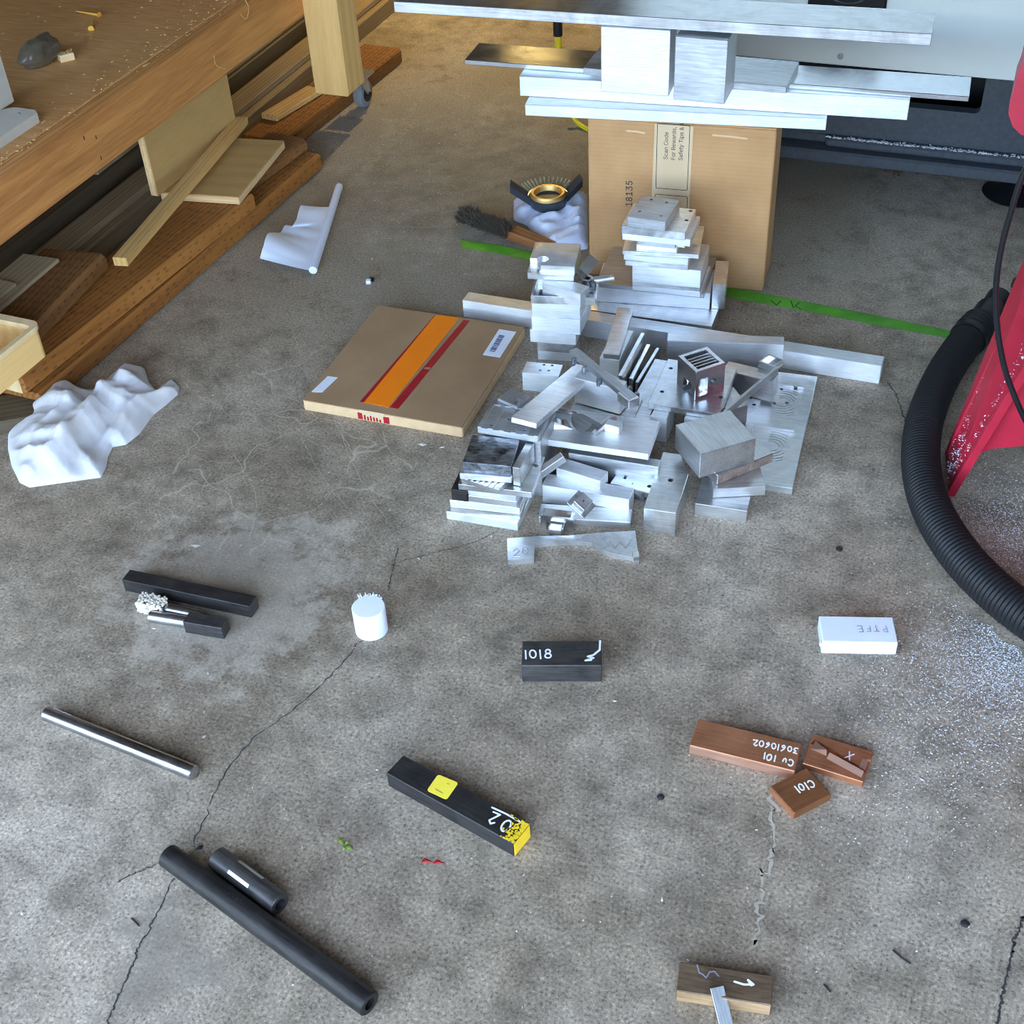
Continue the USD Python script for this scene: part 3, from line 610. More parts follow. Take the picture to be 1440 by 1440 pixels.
# ================================================================== LOOSE STOCK ON THE FLOOR
def slab_frame(A, B, C, zA, zB=None, zC=None, d=None):
    zB = zA if zB is None else zB; zC = zA if zC is None else zC
    a, b = gz(*A, zA), gz(*B, zB); W = np.linalg.norm(b-a); u = (b-a)/W
    if C is None: v = np.array([-u[1], u[0], 0.]); v /= np.linalg.norm(v); D = d
    else:
        c = gz(*C, zC); v = (c-a)-u*((c-a)@u); 
        D = np.linalg.norm(v) if d is None else d; v /= np.linalg.norm(v)
    return a, u, v, W, D
def floor_t(A, by):
    """Height of a top-front corner A whose foot on the floor shows at image row by."""
    lo, hi = 0, .5
    for _ in range(50):
        m = (lo+hi)/2; P = gz(*A, m); q = np.array([P[0], P[1], 0])-EYE; y = 720-FPX*(q@CU)/(q@CF)
        if y < by: lo = m
        else: hi = m
    return lo
def block_frame(A, B, C, t, zt=None, d=None):
    zt = t if zt is None else zt
    a, u, v, W, D = slab_frame(A, B, C, zt, d=d)
    M = frame(a-np.array([0, 0, t]), u, (0, 0, 1)); return M, W, D
# 1018 steel block
t = floor_t((733, 936), 959)
M, W, D = block_frame((733, 936), (846, 936), (734, 901), t)
b18 = thing('steel_block', 'dark steel block with 1018 written in white marker, in the middle of the floor', 'steel block', M)
part(b18, 'body', cbox(0, W, 0, D, 0, t, .001), 'steel_dark')
part(b18, 'writing', moved(handwriting('1018', .017, .0026, .82, 3), flip180(W*.035, D*.28, t, .04)), 'white_marker', label='white marker writing 1018')
part(b18, 'writing', moved(handwriting('1018', .009, .0012, .85, 5), flip180(W*.51, D*.56, t, .06)), 'black_marker', label='small black writing 1018')
part(b18, 'marker_stroke', moved(scribble([(W*.985, D*.98), (W*.978, D*.62), (W*.9, D*.42), (W*.83, D*.36), (W*.9, D*.3), (W*.8, D*.2), (W*.87, D*.22)], .0034), flip180(0, 0, t, 0)), 'white_marker', label='white marker squiggle at the right end')
# PTFE block, writing upside down
t = floor_t((1158, 904), 921)
M, W, D = block_frame((1157, 902), (1263, 904), (1158, 866), t)
pt = thing('ptfe_block', 'white plastic block with PTFE pencilled upside down on top', 'plastic block', M)
part(pt, 'body', cbox(0, W, 0, D, 0, t, .0012), 'plastic_white')
part(pt, 'writing', moved(handwriting('PTFE', .013, .0008, .95, 2), flip180(W*.89, D*.66, t, math.pi+.05)), 'pencil', label='pencil writing PTFE')
part(pt, 'burr', meshkit and cbox(-.004, .0, D*.0, D*.12, t*.55, t*.8, .001), 'plastic_white', label='ragged burr at the left end')
# white round stock
cc = gz(523, 878); cR = np.linalg.norm(gz(497, 876)-gz(547, 876))/2; cR = .0265
cH = .0
lo, hi = 0, .3
base_front = gz(522, 902)
ctr = base_front+np.array([math.sin(-YAW)*-0, 0, 0])
vd = np.array([-math.sin(YAW), math.cos(YAW), 0]); ctr = base_front+vd*cR
hC = .052
pc = thing('plastic_cylinder', 'short white plastic cylinder with stringy burrs standing on a crack', 'plastic cylinder', frame((ctr[0], ctr[1], 0)))
part(pc, 'body', lathe([(0, 0), (cR-.001, 0), (cR, .001), (cR, hC-.0012), (cR-.0012, hC), (0, hC)], 48), 'plastic_white', smooth=40)
r = np.random.RandomState(8); bs = []
for k in range(34):
    a_ = YAW+math.pi/2+r.uniform(-.9, .7); p = np.array([math.cos(a_)*(cR-.001), math.sin(a_)*(cR-.001), hC-.001])
    q = p+np.array([math.cos(a_), math.sin(a_), 0])*r.uniform(.001, .005)+np.array([r.uniform(-.003, .003), r.uniform(-.003, .003), r.uniform(-.001, .004)])
    bs.append(tube([p, (p+q)/2+r.uniform(-.001, .001, 3), q], .0006, 5))
part(pc, 'burr', trimesh.util.concatenate(bs), 'plastic_white', kind='stuff')
# bar with yellow end
t = floor_t((543, 1087), 1105)
M, W, D = block_frame((543, 1087), (722, 1187), (568, 1062), t)
yb_ = thing('steel_bar', 'dark square steel bar with a yellow painted end and yellow sticker', 'steel bar', M)
part(yb_, 'body', cbox(0, W, 0, D, 0, t, .0012), 'steel_scale')
part(yb_, 'painted_end', cbox(W-.0002, W+.0006, .001, D-.001, .001, t-.001, .0002), 'yellow_paint', label='yellow painted end face')
r = np.random.RandomState(6); sp = []
for k in range(150):
    x = W-abs(r.normal(0, .011)); y = r.uniform(.001, D-.001); s_ = r.uniform(.0008, .0034); 
    if x < W-.034: continue
    sp.append(Polygon([(x+s_*r.uniform(.4, 1)*math.cos(a_), min(D-.0005, max(.0005, y+s_*r.uniform(.4, 1)*math.sin(a_)))) for a_ in np.linspace(0, 5.5, 7)]).buffer(0))
part(yb_, 'paint_splash', prism(unary_union(sp).intersection(sbox(0, 0, W-.0003, D)), t-.0001, t+.0004), 'yellow_paint', label='yellow paint overspray')
ix = lambda x, y: (np.linalg.inv(M) @ np.array([*gz(x, y, t), 1]))[:2]
stk = Polygon([ix(600, 1112), (ix(616, 1089)), (ix(645, 1101)), (ix(628, 1125))]).buffer(-.004).buffer(.004)
sk = part(yb_, 'sticker', prism(stk, t-.0001, t+.0004), 'yellow_label', label='square yellow sticker')
cx_, cy_ = stk.centroid.coords[0]
part(sk, 'small_print', moved(pen_lines([[(-.006+.0015*k, -.009), (-.0052+.0015*k, -.0085)] for k in range(9)] + [[(.002, .008), (.005, .0085)]], .0005, 0, .0003), flip180(cx_, cy_, t+.0004, 0)), 'print_black')
oA = ix(716, 1163); 
part(yb_, 'writing', moved(handwriting('0', .020, .0026, .8, 3), flip180(*ix(722, 1157), t, math.pi+.05)), 'white_marker', label='white marker writing')
part(yb_, 'writing', moved(handwriting('2', .021, .0026, .8, 4), flip180(*ix(704, 1146.5), t, math.pi+.05)), 'white_marker', label='white marker writing')
p0, p1 = ix(692, 1135.5), ix(731, 1155.5)
part(yb_, 'marker_stroke', scribble([p0, ((p0[0]+p1[0])/2, (p0[1]+p1[1])/2+.001), p1], .0026).apply_translation((0, 0, t)), 'white_marker', label='white underline stroke')
# copper pieces
t = .019
M, W, D = block_frame((969, 1048), (1118, 1085), (986, 1011), t)
c1 = thing('copper_bar', 'long copper bar with Cu 101 written upside down in white', 'copper bar', M)
part(c1, 'body', cbox(0, W, 0, D, 0, t, .0014), 'copper'); part(c1, 'bright_edge', cbox(.001, W-.001, -.0003, .0002, .002, t-.001, .0001), 'copper_bright', label='bright sawn edge')
part(c1, 'writing', moved(handwriting('Cu 101', .0115, .0022, .82, 9), flip180(W*.965, D*.36, t, math.pi-.01)), 'white_marker', label='white marker writing Cu 101')
part(c1, 'writing', moved(handwriting('30610602', .0105, .0020, .82, 12), flip180(W*.975, D*.80, t, math.pi+.06)), 'white_marker', label='white marker number')
t = .012
M, W, D = block_frame((1128, 1073), (1214, 1100), (1143, 1031), t)
c2 = thing('copper_plate', 'machined copper plate with bright cut groove and a white X', 'copper plate', M)
cut = cbox(0, W, 0, D, 0, t, .001) - hull([(x*W, y*D, z_) for x, y in ((.02, .66), (.9, .34), (.9, .44), (.06, .82)) for z_ in (t+.01, t-.004)]) - cbox(W*.9, W+.01, D*.30, D*.75, t-.005, t+.01)
part(c2, 'body', cut, 'copper')
def ridge(pts, lab):       # a bright ridge: its front edge low, its back edge proud
    part(c2, 'milled_step', hull([(x*W, y*D, z_) for x, y, h_ in pts for z_ in (t-.002, t+h_)]), 'copper_bright', label=lab)
ridge(((.34, .36, .0004), (.95, .12, .0004), (.96, .26, .0050), (.36, .50, .0050)), 'bright milled ridge')
ridge(((.05, .50, .0004), (.32, .44, .0004), (.30, .56, .0040), (.08, .74, .0040)), 'bright milled corner')
ridge(((.86, .40, .0004), (.97, .36, .0004), (.97, .62, .0045), (.88, .64, .0045)), 'bright milled end')
part(c2, 'writing', moved(handwriting('X', .013, .0017, 1, 1), flip180(W*.60, D*.56, t, -.25)), 'white_marker', label='white marker X')
t = .014
M, W, D = block_frame((1117, 1144), (1169, 1117), (1085, 1104), t)
c3 = thing('copper_block', 'small dark copper square with C101 in white marker', 'copper block', M)
part(c3, 'body', cbox(0, W, 0, D, 0, t, .0012), 'copper_tarnished'); part(c3, 'bright_edge', cbox(-.0003, .0002, .001, D-.001, .001, t-.001, .0001), 'copper', label='fresh copper edge')
part(c3, 'writing', moved(handwriting('C101', .0115, .0021, .85, 5), flip180(W*.88, D*.62, t, math.pi-.10)), 'white_marker', label='white marker writing C101')
# bronze block with a gripping sliver
t = floor_t((951, 1394), 1408)
M, W, D = block_frame((951, 1393), (1085, 1414), (956, 1352), t)
br = thing('bronze_block', 'dark tarnished bronze block with a bright saw-cut front edge at the bottom of the picture', 'bronze block', M)
part(br, 'body', cbox(0, W, 0, D, .0, t, .0012), 'bronze_top'); part(br, 'bright_edge', cbox(.001, W-.001, -.0004, .0002, .001, t-.0008, .0001), 'bronze_edge', label='bright brassy front edge')
part(br, 'chalk_smear', moved(scribble([(W*.19, D*.97), (W*.22, D*.72), (W*.26, D*.68), (W*.30, D*.58), (W*.33, D*.8), (W*.38, D*.84), (W*.43, D*.7)], .0016), flip180(0, 0, t, 0)), 'pencil', label='pale marker smear')
part(br, 'chalk_smear', moved(scribble([(W*.60, D*.60), (W*.70, D*.55), (W*.80, D*.60), (W*.74, D*.72), (W*.78, D*.56)], .0028), flip180(0, 0, t, 0)), 'white_marker', label='pale marker smear')
a, b = gz(1008, 1388, t+.004), gz(1022, 1444, .006)
solo('metal_strip', 'scuffed grey metal strip leaning on the bronze block', 'metal strip', cbox(0, np.linalg.norm(b-a)+.02, -.0085, .0085, -.0015, .0015, .0005), 'al_grey', frame(a, b-a, (0, 0, 1)))
# round stock
def rod(name, label, a, b, r, m, bore=0, extra=None):
    P, Q = np.array(gz(*a, r)), np.array(gz(*b, r)); L = np.linalg.norm(Q-P)
    M = frame(P, Q-P, (0, 0, 1)); t = thing(name, label, 'metal rod' if not bore else 'metal tube', M)
    prof = [(bore, 0), (r-.0012, 0), (r, .0012), (r, L-.0012), (r-.0012, L), (bore, L)] if bore else [(0, 0), (r-.0012, 0), (r, .0012), (r, L-.0012), (r-.0012, L), (0, L)]
    if bore: prof.append((bore, 0))
    me = lathe(prof, 56); R = np.eye(4); R[:3, :3] = np.array([[0, 0, 1], [0, 1, 0], [-1, 0, 0]]); me.apply_transform(R)
    part(t, 'body', me, m, smooth=35); return t, L
rr = .0115
t1, L = rod('steel_rod', 'bright polished steel rod at the left with faint writing on one end', (65, 1003), (273, 1087), rr, 'steel_bright')
def on_rod(pts, r, w, turn):
    """Marker strokes wrapped on a rod that lies along local x."""
    out = []
    for l in pts:
        P = [(x, r*1.004*math.sin(turn+y/r), r*1.004*math.cos(turn+y/r)) for x, y in l]
        out.append(tube(P, w/2, 6))
    return trimesh.util.concatenate(out)
part(t1, 'writing', on_rod([[(.012+.009*k, -.002), (.015+.009*k, .003), (.018+.009*k, -.001)] for k in range(4)], rr, .0014, .75), 'white_marker', label='worn white writing')
rt = .0165
t2, L = rod('steel_tube', 'long black steel tube lying lower left with worn writing', (236, 1203), (520, 1412), rt, 'steel_scale', .0085)
part(t2, 'writing', on_rod([[(L*.33+.008*k, -.004), (L*.33+.004+.008*k, .004), (L*.33+.007+.008*k, -.003)] for k in range(3)], rt, .0012, .3), 'black_marker', label='faint black writing')
t3, L = rod('steel_tube', 'short black steel tube beside the long tube with a bright band', (305, 1206), (394, 1272), .016, 'steel_dark', .0088)
part(t3, 'bright_flat', cat_([hull([(x, .0162*math.sin(a_), .0162*math.cos(a_)) for x in (L*.30, L*.62) for a_ in (-.55, -.85, -.7)] + [(x, .0150*math.sin(-.7), .0150*math.cos(-.7)) for x in (L*.30, L*.62)])]), 'al_bright', label='bright machined flat')
part(t3, 'tape_remnant', cat_([hull([(x, .0163*math.sin(a_), .0163*math.cos(a_)) for x in (L*.3, L*.68) for a_ in (.45, .62, .8)] + [(x, .015*math.sin(.6), .015*math.cos(.6)) for x in (L*.3, L*.68)])]), 'al_grey', label='scuffed grey patch')
# small pieces left: long square bar and turned stubs
t = floor_t((171, 816), 832)
M, W, D = block_frame((171, 815), (350, 853), (181, 800), t)
s1_ = thing('steel_bar', 'long black square steel bar at the left of the three small steel pieces', 'steel bar', M); part(s1_, 'body', cbox(0, W, 0, D, 0, t, .001), 'steel_scale'); part(s1_, 'sawn_end', cbox(W-.0001, W+.0005, .001, D-.001, .001, t-.001, .0002), 'steel_dark', label='grey sawn end')
def stub(label, a, b, r, split, square, chips):
    P, Q = gz(*a, r), gz(*b, r); L = np.linalg.norm(Q-P); M = frame(P, Q-P, (0, 0, 1)); t = thing('turned_stub', label, 'machined steel piece', M)
    s0, s1 = (0, split) if square == 'start' else (split, L)
    part(t, 'square_end', cbox(s0, s1, -r, r, -r, r, .001), 'steel_dark')
    c0, c1 = (split, L) if square == 'start' else (0, split)
    part(t, 'turned_shank', cyl((c0, 0, -.001), (c1, 0, -.001), r*.82, n=40), 'steel_bright', smooth=40)
    if chips: 
        r_ = np.random.RandomState(9); cs = []
        for k in range(420):
            b_ = trimesh.creation.icosphere(1, r_.uniform(.0012, .0028)); f_ = k % 2
            b_.apply_translation((r_.uniform(s0-.002, s1+.002), r_.uniform(-r, r) if f_ else -r-r_.uniform(0, .001), r+r_.uniform(-.001, .002) if f_ else r_.uniform(-r+.003, r))); cs.append(b_)
        part(t, 'chip_pile', trimesh.util.concatenate(cs), 'chip_pale', label='pale metal chips stuck on top', kind='stuff')
stub('turned steel stub covered with pale chips, between the black bar and the shorter stub', (200, 848), (285, 866), .0125, .045, 'start', True)
stub('turned steel stub with a square grey end, nearest of the three small steel pieces', (212, 866), (318, 884), .0125, .066, 'end', False)
# scattered crumbs
# ================================================================== ALUMINIUM PILE
ORD = ['lowest', 'second', 'third', 'fourth', 'fifth', 'sixth', 'seventh', 'eighth', 'ninth', 'tenth', 'eleventh', 'twelfth']
def al(name, label, A, B, C, zt, t, m='al_milled', d=None, zB=None, zC=None, holes=(), pockets=(), ch=.0009, cat='aluminium plate', group=None, cut=None):
    """An aluminium piece from its top: A, B the ends of its front top edge, C a point on its back edge, at height zt; t thick."""
    a, u, v, W, D = slab_frame(A, B, C, zt, zB, zC, d)
    n = np.cross(u, v); M = frame(a-n*t, u, n)
    me = cbox(0, W, 0, D, 0, t, ch)
    for (hx, hy, hr) in holes: me = me - m3.Manifold.cylinder(t+.01, hr, hr, 20).translate((hx*W, hy*D, -.005))
    for (x0, x1, y0, y1, dp) in pockets: me = me - cbox(x0*W, x1*W, y0*D, y1*D, t-dp, t+.01, .0002)
    if cut is not None: me = cut(me, W, D, t)
    return solo(name, label, cat, me, m, M, group=group)
H4 = ((.2, .3, .004), (.75, .3, .004), (.3, .75, .004), (.8, .75, .004))
# ---- long bars at the back
LT = .042
al('aluminium_bar', 'very long flat aluminium bar on the floor crossing behind the whole pile', (650, 422), (1240, 515), None, LT, LT, 'al_sawn', d=.036, cat='aluminium bar')
al('aluminium_bar', 'thick aluminium bar standing in front of the long bar at the right', (938, 479), (1103, 485), None, .06, .06, 'al_sawn', d=.030, cat='aluminium bar')
al('aluminium_plate', 'wide flat bar with two small holes under the tall stack', (800, 432), (1001, 459), (1011, 434), .03, .03, 'al_mill_finish', cat='aluminium bar', holes=((.32, .72, .003), (.37, .62, .003)))
al('aluminium_bar', 'thick aluminium bar lying under the tall stack by the cardboard box', (838, 402), (999, 413), None, .068, .038, 'al_sawn', d=.10, cat='aluminium bar')
al('aluminium_block', 'short aluminium block at the right end of the tall stack base', (1002, 400), (1021, 401), None, .088, .058, 'al_milled', d=.10, cat='aluminium block')
al('aluminium_plate', 'broad thin brownish plate carrying the tall stack', (838, 398), (990, 414), (1006, 353), .078, .010, 'al_grey')
RS = [((889, 400), (985, 411), .013, .11, 'al_sawn', ()), ((889, 394), (985, 403), .013, .11, 'al_milled', ()), ((889, 372), (986, 381), .040, .11, 'al_sawn', ()), ((879, 366), (968, 373), .012, .10, 'al_milled', ()),
      ((877, 358), (968, 366), .012, .10, 'al_sawn', ()), ((875, 352), (983, 358), .010, .12, 'al_milled', ((.86, .72, .004),)), ((895, 343), (952, 348), .012, .08, 'al_sawn', ()), ((896, 337), (950, 343), .012, .08, 'al_milled', ()),
      ((875, 327), (971, 337), .016, .10, 'al_sawn', ((.9, .55, .004),)), ((874, 317), (964, 327), .018, .10, 'al_milled', ((.93, .5, .004), (.93, .9, .004)))]
z = .0785
for i, (A, B, t, d, m, h) in enumerate(RS):
    z += t+.0002
    al('aluminium_plate', '%s plate from the bottom of the tall stack against the cardboard box' % ORD[i], A, B, None, z, t, m, d=d, holes=h)
z += .022
al('aluminium_plate', 'top plate of the tall stack, with four drilled holes', (882, 304), (936, 312), (904, 274), z, .0215, 'al_grey', holes=((.22, .28, .003), (.8, .22, .003), (.3, .85, .003), (.72, .82, .003)))
al('aluminium_block', 'small block wedged at the right side in the middle of the tall stack', (951, 341), (963, 343), None, .078+.125, .010, 'al_sawn', d=.03, cat='aluminium block')
# ---- left stack with the tray
LS = [((756, 493), (808, 496), .022, .07, 'al_sawn'), ((755, 480), (809, 484), .023, .07, 'al_milled'), ((745, 463), (810, 468), .030, .085, 'al_sawn'), ((747, 443), (816, 451), .034, .085, 'al_sawn'), ((747, 424), (816, 428), .034, .085, 'al_sawn')]
z = 0
for i, (A, B, t, d, m) in enumerate(LS):
    z += t+.0002
    al('aluminium_block', '%s block of the left column under the machined tray' % ORD[i], A, B, None, z, t, m, d=d, cat='aluminium block')
zT = z
a, u, v, W, D = slab_frame((746, 417), (838, 420), (753, 391), zT+.016)
ty = thing('machined_tray', 'machined aluminium tray with thin walls on the left column', 'machined tray', frame(a-np.array([0, 0, .016]), u, (0, 0, 1)))
part(ty, 'body', cbox(0, W, 0, D, 0, .016, .0008) - cbox(.004, W-.005, .004, D-.004, .004, .03, .0004), 'al_milled')
part(ty, 'square_insert', cbox(W*.10, W*.20, D*.22, D*.55, .004, .0095, .0006) - m3.Manifold.cylinder(.05, .0028, .0028, 18).translate((W*.15, D*.38, 0)), 'al_dark', label='small dark square insert with a hole')
zb = zT+.0044
al('aluminium_block', 'slanting aluminium bar lying inside the machined tray', (762, 398), (816, 414), None, zT+.034, .030, 'al_sawn', d=.035, cat='aluminium block')
zz = zT+.0345
def step_cut(me, W, D, t):
    return me - cbox(-.01, W*.28, -.01, D*.36, t*.55, t+.02, .0002) - m3.Manifold.cylinder(.06, W*.13, W*.13, 32).translate((W*.28, D*.34, t*.55)) - cbox(W*.2, W+.01, -.01, D*.10, t*.45, t+.02, .0002) - m3.Manifold.cylinder(.1, .003, .003, 16).translate((W*.22, D*.12, -.01))
al('aluminium_block', 'top block of the left column with a stepped, notched front', (741, 376), (807, 379), (753, 340), zz+.026, .026, 'al_mill_finish', cat='aluminium block', cut=step_cut)
a, b = gz(815, 388, zT+.03), gz(836, 362, zT+.055)
solo('aluminium_bracket', 'bright angled bracket leaning at the right side of the machined tray', 'aluminium bracket', cat_([cbox(0, np.linalg.norm(b-a), -.012, .012, -.002, .002, .0005), cbox(0, .012, -.012, .012, -.02, .002, .0005)]), 'al_bright', frame(a, b-a, (.5, -.3, 1)))
p = gz(826, 395, zT+.022)
hb = thing('turned_fitting', 'turned aluminium fitting with a boss sitting in the right end of the tray', 'turned fitting', frame((p[0], p[1], zT+.0045), yaw=.3))
part(hb, 'boss', lathe([(.006, 0), (.016, 0), (.016, .012), (.012, .014), (.012, .024), (.006, .024), (.006, 0)], 36), 'al_bright', smooth=30)
part(hb, 'lug', cat_([cyl((.012, -.012, 0), (.012, -.012, .02), .006), cbox(-.004, .012, -.017, -.01, 0, .012, .0005)]), 'al_dark')
part(hb, 'stem', cyl((.012, .004, .016), (.052, .010, .018), .0075, .0065), 'al_grey', smooth=40)
# ---- small block with four holes in front of the left column
al('aluminium_block', 'square block with four holes just in front of the left column', (734, 524), (786, 529), (740, 508), .042, .042, 'al_sawn', cat='aluminium block', holes=((.45, .35, .003), (.68, .38, .003), (.5, .85, .003), (.72, .85, .003)))
# ---- bundle of long bars running away from the camera
al('aluminium_bar', 'uppermost long bar of the bundle running back between the two stacks', (848, 497), (871, 499), (876, 432), .088, .012, 'al_mill_finish', cat='aluminium bar')
al('aluminium_bar', 'wider bar under the top bar of the middle bundle', (843, 503), (871, 507), (862, 461), .0755, .042, 'al_sawn', cat='aluminium bar')
al('aluminium_bar', 'bar on edge on the floor at the bottom of the middle bundle', (843, 527), (868, 530), None, .033, .033, 'al_sawn', d=.13, cat='aluminium bar')
al('aluminium_plate', 'thin plate standing on edge at the right of the middle bundle', (869, 528), (875, 529), (893, 466), .078, .078, 'al_milled')
al('aluminium_plate', 'narrow plate on edge, second from the right of the middle bundle', (884, 532), (890, 533), (907, 483), .056, .056, 'al_bright')
al('aluminium_plate', 'narrow plate on edge, rightmost of the middle bundle', (893, 537), (898, 538), (916, 487), .046, .046, 'al_milled')
a, b = gz(808, 494, .138), gz(889, 560, .138)
gb = thing('machined_rail', 'slim machined rail with hooked ends lying aslant across the middle bundle', 'machined rail', frame(a, b-a, (0, 0, 1)))
L = np.linalg.norm(b-a)
part(gb, 'rail', cbox(-.005, L+.002, -.009, .009, -.007, .003, .0007), 'al_grey'); part(gb, 'end_block', cbox(L-.028, L+.008, -.013, .011, -.016, .002, .001) - m3.Manifold.cylinder(.06, .004, .004, 16).translate((L-.005, -.002, -.03)), 'al_milled')
for x, s_ in ((.02, -1), (.055, -1), (L*.55, -1), (L-.03, 1), (L-.008, 1)): part(gb, 'hook', cat_([cbox(x-.003, x+.003, -.016 if s_ < 0 else .009, -.009 if s_ < 0 else .02, -.012, .0, .0006), cyl((x, s_*.016, -.014), (x, s_*.016, .001), .0035)]), 'al_dark')
# ---- left middle: drilled plate, tilted square, diagonal plate
def grooves(me, W, D, t):
    for k in range(5): me = me - cbox(W*(.06+.19*k), W*(.17+.19*k), -.01, D*.8, t-.0012, t+.01, .0002)
    return me
al('aluminium_plate', 'dull drilled plate with milled lanes beside the flat carton', (671, 600), (757, 614), (702, 561), .142, .014, 'al_grey', holes=((.2, .12, .003), (.42, .4, .003), (.42, .8, .003), (.75, .14, .003)), cut=grooves)
al('aluminium_block', 'block underneath the dull drilled plate', (680, 606), (760, 620), None, .127, .126, 'al_grey', d=.085, cat='aluminium block')
al('aluminium_plate', 'square plate with a round hole lying aslant behind the drilled plate', (727, 572), (747, 557), (698, 561), .150, .007, 'al_grey', holes=((.35, .2, .008),))
al('aluminium_plate', 'pale grooved plate tilted diagonally toward the left column', (719, 586), (755, 595), (800, 509), .163, .011, 'al_mill_finish', zB=.163, zC=.105)
al('aluminium_block', 'tilted bright block in the heart of the pile', (807, 531), (872, 548), None, .120, .056, 'al_sawn', d=.03, cat='aluminium block')
al('aluminium_block', 'bluish block just behind the tilted bright block', (818, 516), (863, 538), None, .120, .06, 'al_mill_finish', d=.018, cat='aluminium block')
al('aluminium_block', 'block hidden in shade under the heart of the pile', (790, 598), (880, 613), None, .0625, .062, 'al_grey', d=.12, cat='aluminium block')
# ---- front left stack
LF = [((627, 719), (728, 736), .018, .15, 'al_sawn', ()), ((633, 712), (732, 723), .013, .15, 'al_milled', ()), ((632, 703), (731, 715), .014, .15, 'al_sawn', ()), ((658, 697), (727, 706), .013, .13, 'al_milled', ()), ((657, 687), (726, 697), .013, .13, 'al_sawn', ())]
z = 0
for i, (A, B, t, d, m, h) in enumerate(LF):
    z += t+.0002
    al('aluminium_plate', '%s plate from the bottom of the front left stack' % ORD[i], A, B, None, z, t, m, d=d, holes=h)
    if i == 2: z3 = z
al('steel_block', 'dark metal offcut in the left side of the front left stack', (634, 688), (656, 691), None, z3+.024, .024, 'steel_scale', d=.09, cat='steel block')
z += .0125
al('aluminium_plate', 'long drilled plate sticking out to the right of the front left stack', (644, 681), (748, 693), (758, 641), z, .012, 'al_mill_finish', holes=((.93, .72, .004), (.9, .74, .003)))
def ribs(me, W, D, t):
    for k in range(7): me = me - cbox(W*(.05+.13*k), W*(.05+.13*k)+.0045, -.01, D*1.2, t-.0012, t+.01, .0002)
    return me
al('aluminium_plate', 'small wedge plate with milled ridges lying skewed on the front left stack', (648, 672), (702, 689), (714, 679), z+.0102, .010, 'al_milled', d=.045, cut=ribs)
al('aluminium_plate', 'plain plate between the ridged wedge and the dark top plate', (646, 666), (719, 672), None, z+.0225, .012, 'al_sawn', d=.10)
al('aluminium_plate', 'scratched dark topped plate on top of the front left stack', (650, 650), (719, 656), (668, 612), z+.0435, .0205, 'al_dark')
al('aluminium_bar', 'pale bar on edge against the right side of the scratched top plate', (720, 657), (731, 659), (736, 620), z+.040, .039, 'al_mill_finish', cat='aluminium bar')
# ---- front middle
al('aluminium_plate', 'low flat plate at the front centre of the pile', (757, 727), (887, 735), (760, 708), .014, .014, 'al_mill_finish')
al('aluminium_bar', 'square aluminium bar behind the low front plate', (762, 682), (885, 703), (766, 665), .040, .040, 'al_sawn', cat='aluminium bar')
al('aluminium_bar', 'sawn rectangular bar behind the square bar at the front centre', (782, 658), (844, 677), (797, 645), .058, .058, 'al_sawn', cat='aluminium bar')
al('aluminium_bar', 'bar on edge under the big milled slab', (799, 637), (926, 657), None, .068, .068, 'al_grey', d=.022, cat='aluminium bar')
al('aluminium_plate', 'big roughly milled slab lying level in the middle of the pile', (751, 616), (912, 639), (917, 604), .100, .013, 'al_sawn', d=.10)
al('aluminium_plate', 'shiny blue-grey plate with drilled holes right of the sawn bar', (858, 679), (913, 694), (868, 657), .034, .012, 'al_bright', holes=((.25, .5, .003), (.5, .85, .003), (.9, .4, .004), (.5, .3, .0015)))
al('aluminium_block', 'block under the shiny drilled plate', (866, 682), (906, 693), None, .0215, .0215, 'al_dark', d=.05, cat='aluminium block')
def corner_cut(me, W, D, t): return (me - hull([(W*.55, D+.001, -.01), (W+.001, D*.66, -.01), (W+.02, D+.02, -.01), (W*.55, D+.001, .2), (W+.001, D*.66, .2), (W+.02, D+.02, .2)]))
al('aluminium_block', 'large chunky aluminium bar with a cut corner and one hole, pointing at the camera', (905, 715), (951, 722), (937, 636), .050, .050, 'al_mill_finish', cat='aluminium bar', holes=((.52, .53, .005),), cut=corner_cut)
a, u, v, W, D = slab_frame((797, 707), (821, 729), (813, 696), .046, .026, .052)
n = np.cross(u, v)
sb = thing('small_fixture', 'tiny windowed metal cube on a tilted square plate at the front of the pile', 'machined fixture', frame(a-n*.004, u, n))
D = max(D, .032)
part(sb, 'base_plate', cbox(0, W, 0, D, 0, .004, .0006), 'al_milled')
part(sb, 'cube', (cbox(W/2-.012, W/2+.012, D/2-.012, D/2+.012, .0035, .027, .001) - cbox(W/2-.008, W/2+.008, -.01, .005+D/2-.012, .009, .022, .0004) - cbox(W/2+.007, .06, D/2-.008, D/2+.008, .009, .022, .0004) - m3.Manifold.cylinder(.04, .0018, .0018, 14).translate((W/2, D/2, .015))), 'al_mill_finish')
p = gz(775, 755)
cl = thing('clamp_block', 'small shiny arched clamp block at the front left of the low plate', 'clamp block', frame((p[0]-.022, p[1]-.002, 0), yaw=.12))
rr_ = sbox(.006, .0, .052, .026).buffer(.006).intersection(sbox(-.1, 0, .1, .1))
aa = prism(rr_.difference(sbox(.014, -.01, .044, .016).buffer(.004)), 0, .018); aa.apply_transform(np.array([[1, 0, 0, 0], [0, 0, -1, .036], [0, 1, 0, 0], [0, 0, 0, 1.]]))
part(cl, 'arch', aa, 'al_bright', smooth=30); part(cl, 'body', cbox(.016, .042, .002, .032, 0, .017, .003), 'al_milled')
a, b = gz(757, 664, .07), gz(791, 640, .09)
